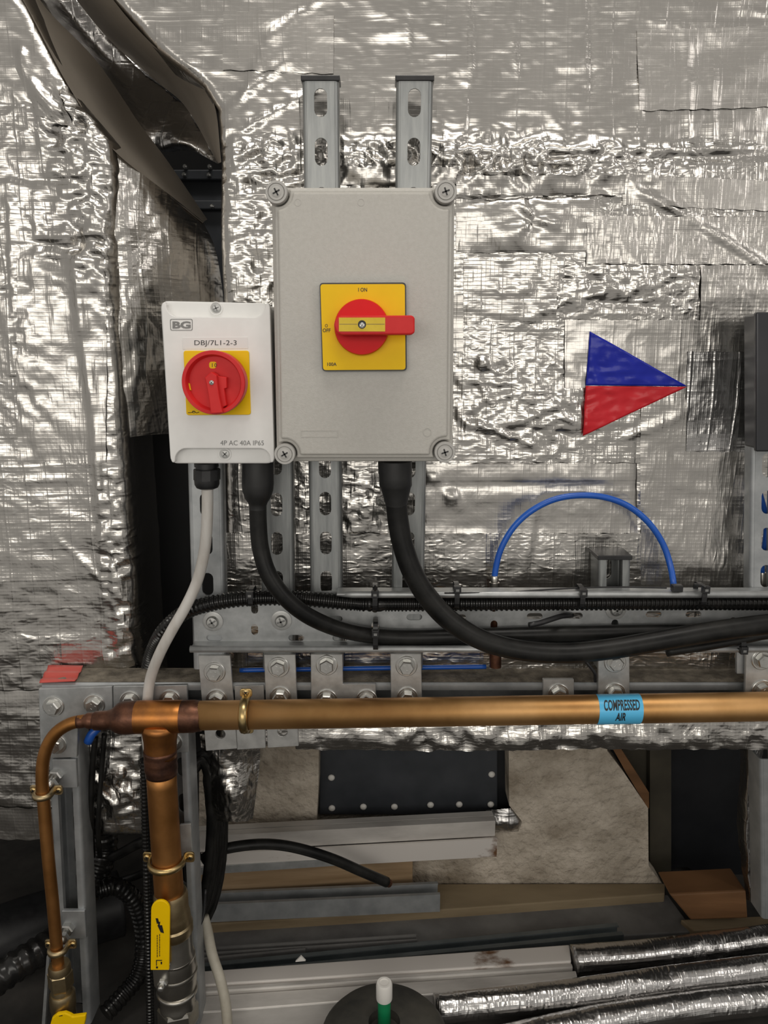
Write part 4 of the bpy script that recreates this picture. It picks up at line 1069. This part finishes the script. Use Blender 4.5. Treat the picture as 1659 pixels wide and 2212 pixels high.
hl('reducer', [(202, 1557, 18), (206, 1557, 20.5), (230, 1556, 21), (240, 1554, 22), (246, 1553, 26), (254, 1551, 32), (262, 1550.5, 35), (275, 1550, 36.2), (289, 1549.5, 35.6), (296, 1549.3, 35.4)], tee, M['copper_burnt'])
mk('branch', tube(px_path([(345, 1560, YPp), (346, 1588, YPp), (346.5, 1610, YPp), (347, 1636, YPp)]), lambda s, i, m: (41 - 6 * min(1, i / (m * .45))) * kp, 36), M['copper_tee'], tee, smooth=True)
mk('collar', tube(px_path([(346, 1618, YPp), (347, 1640, YPp), (349, 1672, YPp)]), lambda s, i, m: (35.5 - 1.6 * max(0, (i / m - .7) / .3) + .5 * math.sin(i * 1.9)) * kp, 36, .003), M['copper_burnt'], tee, smooth=True)
ris = thing('copper_riser', P(368, 1960, YPp), 'thick vertical copper pipe dropping from the tee to the valve', 'pipe')
mk('tube', tube(px_path([(348, 1660, YPp), (354, 1760, YPp), (362, 1880, YPp), (368, 1965, YPp)]), 32.5 * kp, 36, .02), M['copper'], ris, smooth=True)
thin = thing('thin_copper_pipe', P(130, 2110, YPp), 'thin copper pipe bending down at the left side', 'pipe')
mk('tube', tube(px_path([(204, 1557, YPp), (180, 1557, YPp), (150, 1564, YPp), (122, 1582, YPp), (103, 1610, YPp), (93, 1645, YPp), (91, 1690, YPp), (95, 1740, YPp), (104, 1850, YPp), (115, 1960, YPp), (128, 2110, YPp)]), 13.6 * kp, 24), M['copper'], thin, smooth=True)
mk('collar', tube(px_path([(206, 1557, YPp), (190, 1557, YPp), (168, 1559.5, YPp)]), lambda s, i, m: 17.5 * kp if i < m * .5 else 14.4 * kp, 24, .003), M['copper_burnt'], thin, smooth=True)

# saddle clips
def saddle(label, cx, cy, rpx, horizontal_pipe, ear, Yc=YPp, bw=13, mat='brass', tilt=0):
    o = thing('pipe_clip', P(cx, cy, Yc + .01), label, 'pipe clip')
    c = P(cx, cy, Yc); k_ = S(cx, cy, Yc); r = rpx * k_ + .0022; w = bw * k_
    pts = []
    for i in range(25):
        a = PI * i / 24
        pts.append((r * math.cos(a), -r * math.sin(a)))          # (across, y) half hoop toward the camera
    pts = [(r, .013)] + pts + [(-r, .013)]
    V = []
    if horizontal_pipe: path = [c + Vector((tilt * p[0], p[1], p[0])) for p in pts]
    else: path = [c + Vector((p[0], p[1], tilt * p[0])) for p in pts]
    # half-round band
    m = len(path); Fc = []
    axis = Vector((1, 0, 0)) if horizontal_pipe else Vector((0, 0, 1))
    for i, p in enumerate(path):
        t = (path[min(i + 1, m - 1)] - path[max(0, i - 1)]).normalized(); nn = axis.cross(t).normalized()
        if nn.dot(p - c) < 0: nn = -nn
        for (a, h) in ((-.5, -.002), (-.5, 0), (-.35, .0022), (0, .0030), (.35, .0022), (.5, 0), (.5, -.002)):
            V.append(p + axis * a * w + nn * h)
    q = 7
    for i in range(m - 1):
        for j in range(q):
            a, b = i * q + j, i * q + (j + 1) % q; Fc.append((a, b, b + q, a + q))
    hoop = mk('hoop', (V, Fc), M[mat], o, smooth=True); fix_normals(hoop)
    for sgn in (-1, 1):
        e0 = c + (Vector((tilt * sgn * r, .011, sgn * r)) if horizontal_pipe else Vector((sgn * r, .011, tilt * sgn * r)))
        L = ear * k_
        if horizontal_pipe: lp = rrect([(e0.x - w * .7, e0.z - sgn * .001), (e0.x + w * .7, e0.z - sgn * .001), (e0.x + w * .7, e0.z + sgn * L), (e0.x - w * .7, e0.z + sgn * L)], .004)
        else: lp = rrect([(e0.x - sgn * .001, e0.z - w * .8), (e0.x + sgn * L, e0.z - w * .8), (e0.x + sgn * L, e0.z + w * .8), (e0.x - sgn * .001, e0.z + w * .8)], .004)
        mk('ear', ext([lp], e0.y - .002, e0.y + .001), M[mat], o, bevel=.0006)
        sp_ = e0 + (Vector((0, -.002, sgn * L * .55)) if horizontal_pipe else Vector((sgn * L * .55, -.002, 0)))
        cross_screw(o, sp_, .0042, M['brass'], depth=.002)
    return o
saddle('brass saddle clip on the thick horizontal pipe beside the tee', 530, 1544, 31.5, True, 17, bw=19)
saddle('brass saddle clip on the copper riser', 360, 1862, 32.5, False, 20, bw=15)
saddle('brass saddle clip on the thin pipe below its bend', 93, 1716, 13.8, False, 18, bw=14, mat='brass_dull')
saddle('dull brass saddle clip on the thin pipe above its fitting', 125, 2051, 13.8, False, 17, bw=14, mat='brass_dull')

# valve on the riser
v = thing('ball_valve', P(385, 2240, YPp), 'nickel-plated ball valve with long yellow lever on the riser', 'valve')
zlathe('union_nut', [(33, 1925), (36, 1932), (36, 1962), (39, 1975), (40, 1990), (38, 1996)], (368, 373), YPp, M['brass_dull'], v, n=36)
zlathe('upper_ring', [(38, 1990), (42, 1995), (42, 2010), (38, 2016)], (373, 375), YPp, M['brass_dull'], v, n=36)
zlathe('body', [(37, 2012), (38, 2018), (38, 2050), (42, 2062), (44, 2080), (44, 2112), (42, 2128), (37, 2140), (36, 2160), (38, 2164), (38, 2172)], (375, 384), YPp, M['nickel'], v, n=40)
zlathe('body_ring', [(44.5, 2092), (45.5, 2094), (45.5, 2098), (44.5, 2100)], (380, 380.5), YPp, M['nickel'], v, n=40)
zlathe('body_ring', [(42, 2134), (43.5, 2136), (43.5, 2139), (41, 2141)], (382.5, 383), YPp, M['nickel'], v, n=40)
zlathe('body_ring', [(38, 2060), (42.5, 2062), (42.5, 2067), (41, 2069)], (378, 378.5), YPp, M['nickel'], v, n=40)
zlathe('hex_end', [(40, 2168), (43, 2174), (43, 2204), (40, 2212), (34, 2214), (34, 2260)], (384, 388), YPp, M['nickel'], v, n=6, smooth=False)
yl = YPp - 48 * kp
stem = P(352, 2122, yl)
mk('stem_block', ext([rrect(px_loop([(333, 2142), (372, 2142), (372, 2092), (333, 2092)], yl), .003)], yl + .004, YPp - .01), M['nickel'], v, bevel=.001)
mk('stem_nut', lathe([(11 * kp, -.006), (11 * kp, .004), (9 * kp, .0055), (1 * kp, .0055)], stem, 'Y', 6), M['bolt'], v)
mk('stem', lathe([(6.5 * kp, 0), (6.5 * kp, .012), (5 * kp, .013), (.5 * kp, .013)], stem, 'Y', 16), M['bolt'], v, smooth=True)
lv = [(325, 2096), (365, 2096), (367, 1968)] + [(346.5 + 20.5 * math.cos(a), 1966 - 20.5 * math.sin(a)) for a in [PI * i / 12 for i in range(1, 12)]] + [(326, 1968)]
yv = yl - .006
lev = mk('lever', ext([px_loop(lv, yv)], yv, yv + .004), M['yellow'], v, bevel=.001)
mk('lever_neck', ext([px_loop([(334, 2130), (364, 2130), (364, 2092), (330, 2092)], yv + .005)], yv + .004, yv + .007), M['nickel'], v)
yv -= .0004
mk('printed_mark', ext([px_loop([(336, 1984), (341, 1984), (344, 1994), (339, 1996)], yv)], yv, yv + .0006), M['ink'], lev)
mk('printed_mark', ext([px_loop([(340, 1999), (350, 1999), (354, 2016), (347, 2014)], yv)], yv, yv + .0006), M['ink'], lev)
mk('printed_mark', ext([px_loop([(342, 1993), (346, 1991), (345, 1999), (341, 2000)], yv)], yv, yv + .0006), M['ink'], lev)
for x, a, b in ((339, 2020, 2068), (344, 2018, 2066)):
    y = a
    while y < b:
        l = random.uniform(2, 6)
        mk('printed_mark', ext([rect_px(x, y, x + 1.3, min(b, y + l), yv)], yv, yv + .0005), M['ink'], lev); y += l + 1.2
for l in ([(337, 2074), (350, 2074), (350, 2075.5), (337, 2075.5)], [(337, 2075), (338.6, 2075), (338.6, 2086), (337, 2086)], [(347, 2078), (350, 2078), (350, 2083), (347, 2083)], [(337, 2088), (341, 2088), (341, 2092), (337, 2092)]):
    mk('printed_mark', ext([px_loop(l, yv)], yv, yv + .0005), M['ink'], lev)

# compression fitting and second valve handle on the thin pipe
v = thing('compression_valve', P(140, 2230, YPp), 'brass compression fitting with yellow handle on the thin pipe', 'valve')
zlathe('olive_collar', [(21, 2082), (23.5, 2088), (23.5, 2098)], (128, 129), YPp, M['brass_dull'], v, n=24)
zlathe('nut', [(22, 2096), (26, 2100), (26, 2128), (22, 2134)], (129, 133), YPp, M['brass_dull'], v, n=6, smooth=False)
zlathe('waist', [(20, 2132), (22, 2140), (22, 2148)], (133, 134), YPp, M['brass_dull'], v, n=24)
zlathe('body', [(24, 2142), (27, 2148), (27, 2172), (25, 2178), (26, 2200), (26, 2230)], (134, 142), YPp, M['brass_dull'], v, n=12)
yv = YPp - 26 * kp - .008
hd2 = mk('handle', ext([px_loop([(108, 2214), (112, 2200), (122, 2192), (140, 2189), (152, 2194), (156, 2197), (185, 2193), (184, 2205), (178, 2230), (108, 2230)], yv)], yv, yv + .006), M['yellow'], v, bevel=.0015)
mk('printed_mark', ext([px_loop([(127, 2195), (135, 2193), (135, 2194.5), (128, 2196)], yv - .0003)], yv - .0003, yv + .001), M['ink'], hd2)
tag(mk('edge_angle', ext([px_loop([(100, 2214), (93, 2214), (104, 2060), (110, 2060)], .935)], .93, .936), M['zinc']), 'thin bright steel edge left of the compression fitting', 'bracket')

# ------------------------------------------------------------------ things lying below
coil = thing('cable_coil', P(436, 2000, 1.02), 'coil of black cable hanging behind the right frame leg', 'cable')
for i in range(6):
    rx, rz = (30 + 4 * i), 165 + 6 * (i % 3); cy = 1806 + (i % 2) * 10; Yq = 1.012 + .007 * i
    pts = []
    for j in range(28):
        a = 2 * PI * j / 28
        pts.append(P(424 + 2 * i + rx * math.cos(a) + 8 * math.sin(a), cy - rz * math.sin(a) * (1 if math.sin(a) > 0 else 1.05), Yq + .02 * math.cos(a)))
    mk('cable_loop', tube(pts, .0062, 10, smooth=False, closed=True), M['black_rubber'], coil, smooth=True)
mk('binding_loop', tube(px_path([(444, 1920, .985), (440, 1975, .975), (428, 2005, .965), (418, 2012, .955), (410, 2006, .945)]), .0022, 8), M['black_plastic'], coil, smooth=True)
cut = thing('cut_cable', P(840, 1912, 1.2), 'cut black cable end arching over the metal profiles', 'cable')
mk('sheath', tube(px_path([(436, 1858, 1.06), (470, 1838, 1.075), (530, 1826, 1.085), (590, 1824, 1.095), (650, 1834, 1.105), (720, 1856, 1.12), (780, 1882, 1.135), (836, 1906, 1.15)]), .0085, 14), M['black_rubber'], cut, smooth=True)
e0, e1 = P(836, 1906, 1.15), P(841, 1908.5, 1.153)
mk('cut_end', tube([e0, e1], .0068, 12, smooth=False), M['copper_burnt'], cut)
tag(mk('thin_cable', tube(px_path([(200, 1862, 1.10), (250, 1848, 1.08), (300, 1822, 1.03), (340, 1812, 1.0)]), .0075, 12), M['black_rubber'], smooth=True), 'black cable passing behind the riser at left', 'cable')
tag(mk('thin_cable', tube(px_path([(255, 1905, 1.12), (300, 1890, 1.10), (345, 1870, 1.06), (430, 1850, 1.02)]), .006, 12), M['black_rubber'], smooth=True), 'black cable behind the riser clip', 'cable')
cable('cream_cable', [(440, 1980, .99), (448, 2010, .985), (458, 2060, .97), (474, 2110, .95), (486, 2160, .94), (491, 2212, .93), (494, 2300, .92)], 11, M['cream_cable'], 'dusty cream cable hanging right of the right frame leg')
corrugated('corrugated_hose', [(226, 1790, 1.10), (228, 1825, 1.10), (222, 1860, 1.09), (210, 1895, 1.08), (190, 1930, 1.07)], 26, 'fat black corrugated hose coming from under the foil hem', pitch=.011, depth=.1, n=24)
corrugated('corrugated_hose', [(215, 1922, 1.03), (252, 1915, 1.04), (290, 1945, 1.05), (308, 2000, 1.05), (310, 2060, 1.04), (297, 2110, 1.02), (265, 2150, 1.0), (228, 2190, .975)], 19, 'black corrugated hose looping between the frame legs', pitch=.008, depth=.12, n=22)
corrugated('corrugated_hose', [(-120, 2200, .90), (-40, 2140, .92), (30, 2090, .94), (90, 2052, .97), (140, 2020, 1.01)], 34, 'black corrugated hose rising at the lower left corner', pitch=.014, depth=.1, n=26)
tag(mk('insulated_pipe', tube(px_path([(-200, 2110, 1.03), (60, 2010, 1.11), (260, 1950, 1.18)]), .054, 26), M['black_plastic'], smooth=True), 'broad black insulated pipe sloping behind the left frame leg', 'pipe')

def hslab(name, pts, z, t, mat, label, cat, Z=None, bevel=.002):
    lp = [tuple(FZ(x, y, z).xy) for x, y in pts]
    return tag(mk(name, hext([lp], z, z - t), M[mat], bevel=bevel), label, cat)
hslab('timber_beam', [(430, 1998), (1000, 1962), (1436, 1930), (1436, 1908), (880, 1909), (430, 1911)], .045, .044, 'timber_dark', 'dirty timber beam lying along the foot of the cement wall', 'timber')
hslab('floor_beam', [(400, 2075), (1000, 2040), (1500, 2012), (1442, 1932), (1000, 1966), (430, 2000)], .028, .026, 'slate', 'wide dark grey beam lying in front of the timber', 'beam')
hslab('floor_plate', [(1498, 2010), (1800, 1990), (1800, 1972), (1470, 1986)], .036, .03, 'timber_dark', 'brown ledge at the right below the orange timber block', 'timber')
# stacked timber block under the profiles
def hbox_front(name, pts, z1, z0, depth, mat, label, cat):
    a = FZ(pts[0][0], pts[0][1], z1); b = FZ(pts[1][0], pts[1][1], z1)
    t = (b - a).normalized(); nn = Vector((-t.y, t.x, 0)); lp = [tuple(a.xy), tuple(b.xy), tuple((b + nn * depth).xy), tuple((a + nn * depth).xy)]
    return tag(mk(name, hext([lp], z1, z0), M[mat], bevel=.0015), label, cat)
hbox_front('timber_plank', [(420, 1872), (892, 1842)], .125, .046, .05, 'timber', 'pale timber plank on edge under the black cable end', 'timber')
def cprof(w, h, t=.0022, lip=.006):   # C channel, open upward
    return [(-w / 2, 0), (w / 2, 0), (w / 2, h), (w / 2 - lip, h), (w / 2 - lip, h - t), (w / 2 - t, h - t), (w / 2 - t, t), (-w / 2 + t, t), (-w / 2 + t, h - t), (-w / 2 + lip, h - t), (-w / 2 + lip, h), (-w / 2, h)]
def profile(name, A, B, z, w, h, mat, label, lip=.006, cat='metal profile'):
    a, b = FZ(*A, z + h), FZ(*B, z + h); a.z = b.z = z
    o = mk(name, sweep_profile(cprof(w, h, lip=lip), a, b), M[mat]); fix_normals(o)
    return tag(o, label, cat)
profile('metal_profile', (400, 1797), (1066, 1762), .163, .030, .030, 'alu', 'bright aluminium channel lying highest against the duct opening', lip=.014)
profile('metal_profile', (400, 1836), (1070, 1800), .126, .030, .036, 'alu_rust', 'rust-marked aluminium channel just below the brightest one', lip=.004)
profile('metal_profile', (400, 1870), (822, 1842), .126, .016, .014, 'zinc', 'narrow twin-edged rail on the pale plank under the cable', lip=.003)
profile('metal_profile', (380, 1943), (948, 1918), .046, .034, .034, 'zinc_dull', 'grey steel channel lying on the timber beam')
profile('metal_profile', (400, 2056), (900, 2024), .030, .014, .010, 'slate', 'thin dark rail lying on the grey beam', lip=.003)
profile('metal_profile', (400, 2098), (1340, 2006), .030, .028, .016, 'steel_teal', 'long blue-grey rail crossing the grey beam', lip=.008)
profile('metal_profile', (400, 2080), (660, 2055), .030, .016, .012, 'slate', 'short dark rail left of the blue-grey rail', lip=.003)
hslab('metal_profile', [(400, 2130), (1234, 2076), (1230, 2040), (400, 2100)], .058, .05, 'alu_rust', 'widest scuffed aluminium section with brown marks, nearest the blue-grey rail', 'metal profile')
hslab('metal_profile', [(400, 2146), (1238, 2089), (1235, 2080), (400, 2135)], .055, .050, 'alu', 'narrow grey aluminium edge strip between the two wide sections', 'metal profile')
hslab('metal_profile', [(400, 2190), (960, 2146), (1248, 2112), (1244, 2096), (400, 2154)], .050, .048, 'alu', 'scuffed aluminium section behind the green pole', 'metal profile')
tag(mk('paper_scrap', ext([px_loop([(638, 2078), (650, 2066), (660, 2076)], .99)], .99, .993), M['cap_white']), 'small white scrap on the dark rails', 'scrap')
# foil-wrapped pipes at the lower right
def foil_pipe(pts, rpx, label, z):
    pp = [FZ(x, y, z) for x, y in pts]
    r = rpx * S(1400, 2080, 1.0)
    g = tube(pp, r, 28, .012)
    V = []
    for q_ in g[0]: V.append(q_ + Vector((0, -.5, .8)) * (.0022 * noise.noise(q_ * 60) + .002 * (1 - abs(noise.noise(q_ * 30)))))
    return tag(mk('foil_wrapped_pipe', (V, g[1]), M['foil_pipe'], smooth=True), label, 'pipe')
foil_pipe([(1236, 2075), (1400, 2062), (1659, 2030), (1900, 1995)], 32, 'foil-wrapped pipe butting the aluminium sections at lower right', .045)
foil_pipe([(940, 2180), (1200, 2152), (1450, 2118), (1659, 2092), (1900, 2060)], 29, 'long foil-wrapped pipe, middle of three at lower right', .05)
foil_pipe([(1090, 2250), (1300, 2205), (1500, 2176), (1659, 2158), (1900, 2130)], 30, 'foil-wrapped pipe lowest at the right corner', .035)
# green pole in a round base
c = FZ(830, 2212, .086)
gp = thing('barrier_base', (c.x, c.y, .056), 'round dirty black rubber base at the bottom edge', 'base')
o = mk('disc', lathe([(.088, .001), (.088, .012), (.080, .022), (.060, .030), (.030, .034), (.022, .034), (.021, .020), (.001, .020)], (c.x, c.y, .056), 'Z', 56), M['rubber_base'], gp, smooth=True); sharp(o, 40)
dr = ray(830, 2122); zp = H + dr.z * (c.y / dr.y)
po = thing('green_pole', (c.x, c.y, .077), 'green pole with white cap standing in the round base', 'pole')
r0 = 14.0 * S(830, 2180, c.y)
mk('shaft', lathe([(r0, .077), (r0, zp - .004)], (c.x, c.y, 0), 'Z', 28), M['green'], po, smooth=True)
o = mk('cap', lathe([(r0 * 1.22, zp - .026), (r0 * 1.25, zp - .024), (r0 * 1.25, zp - .003), (r0 * 1.1, zp), (r0 * .75, zp), (r0 * .7, zp - .001), (.0005, zp - .001)], (c.x, c.y, 0), 'Z', 32), M['cap_white'], po, smooth=True); sharp(o, 30)

# trunking glimpsed through the gap above the isolator
YQ = 1.42
o = thing('dark_trunking', P(440, 640, YQ), 'dark bolted trunking seen through the gap above the isolator', 'trunking')
mk('back', ext([rect_px(340, 372, 520, 700, YQ)], YQ, YQ + .02), M['duct'], o)
for x0, y0, y1 in ((360, 366, 388), (400, 432, 452)):
    mk('rail', ext([rect_px(x0 - 20, y0, 520, y1, YQ - .02)], YQ - .02, YQ), M['duct'], o, bevel=.002)
bm_ = lathe([(.0035, 0), (.0035, .010), (.002, .012), (.0005, .012)], (0, 0, 0), 'Y', 10)
for x, y in ((400, 379), (453, 380), (460, 447), (402, 362), (455, 362)):
    p = P(x, y, YQ - .02); mk('bolt', ([q_ + p for q_ in bm_[0]], bm_[1]), M['bolt'], o)
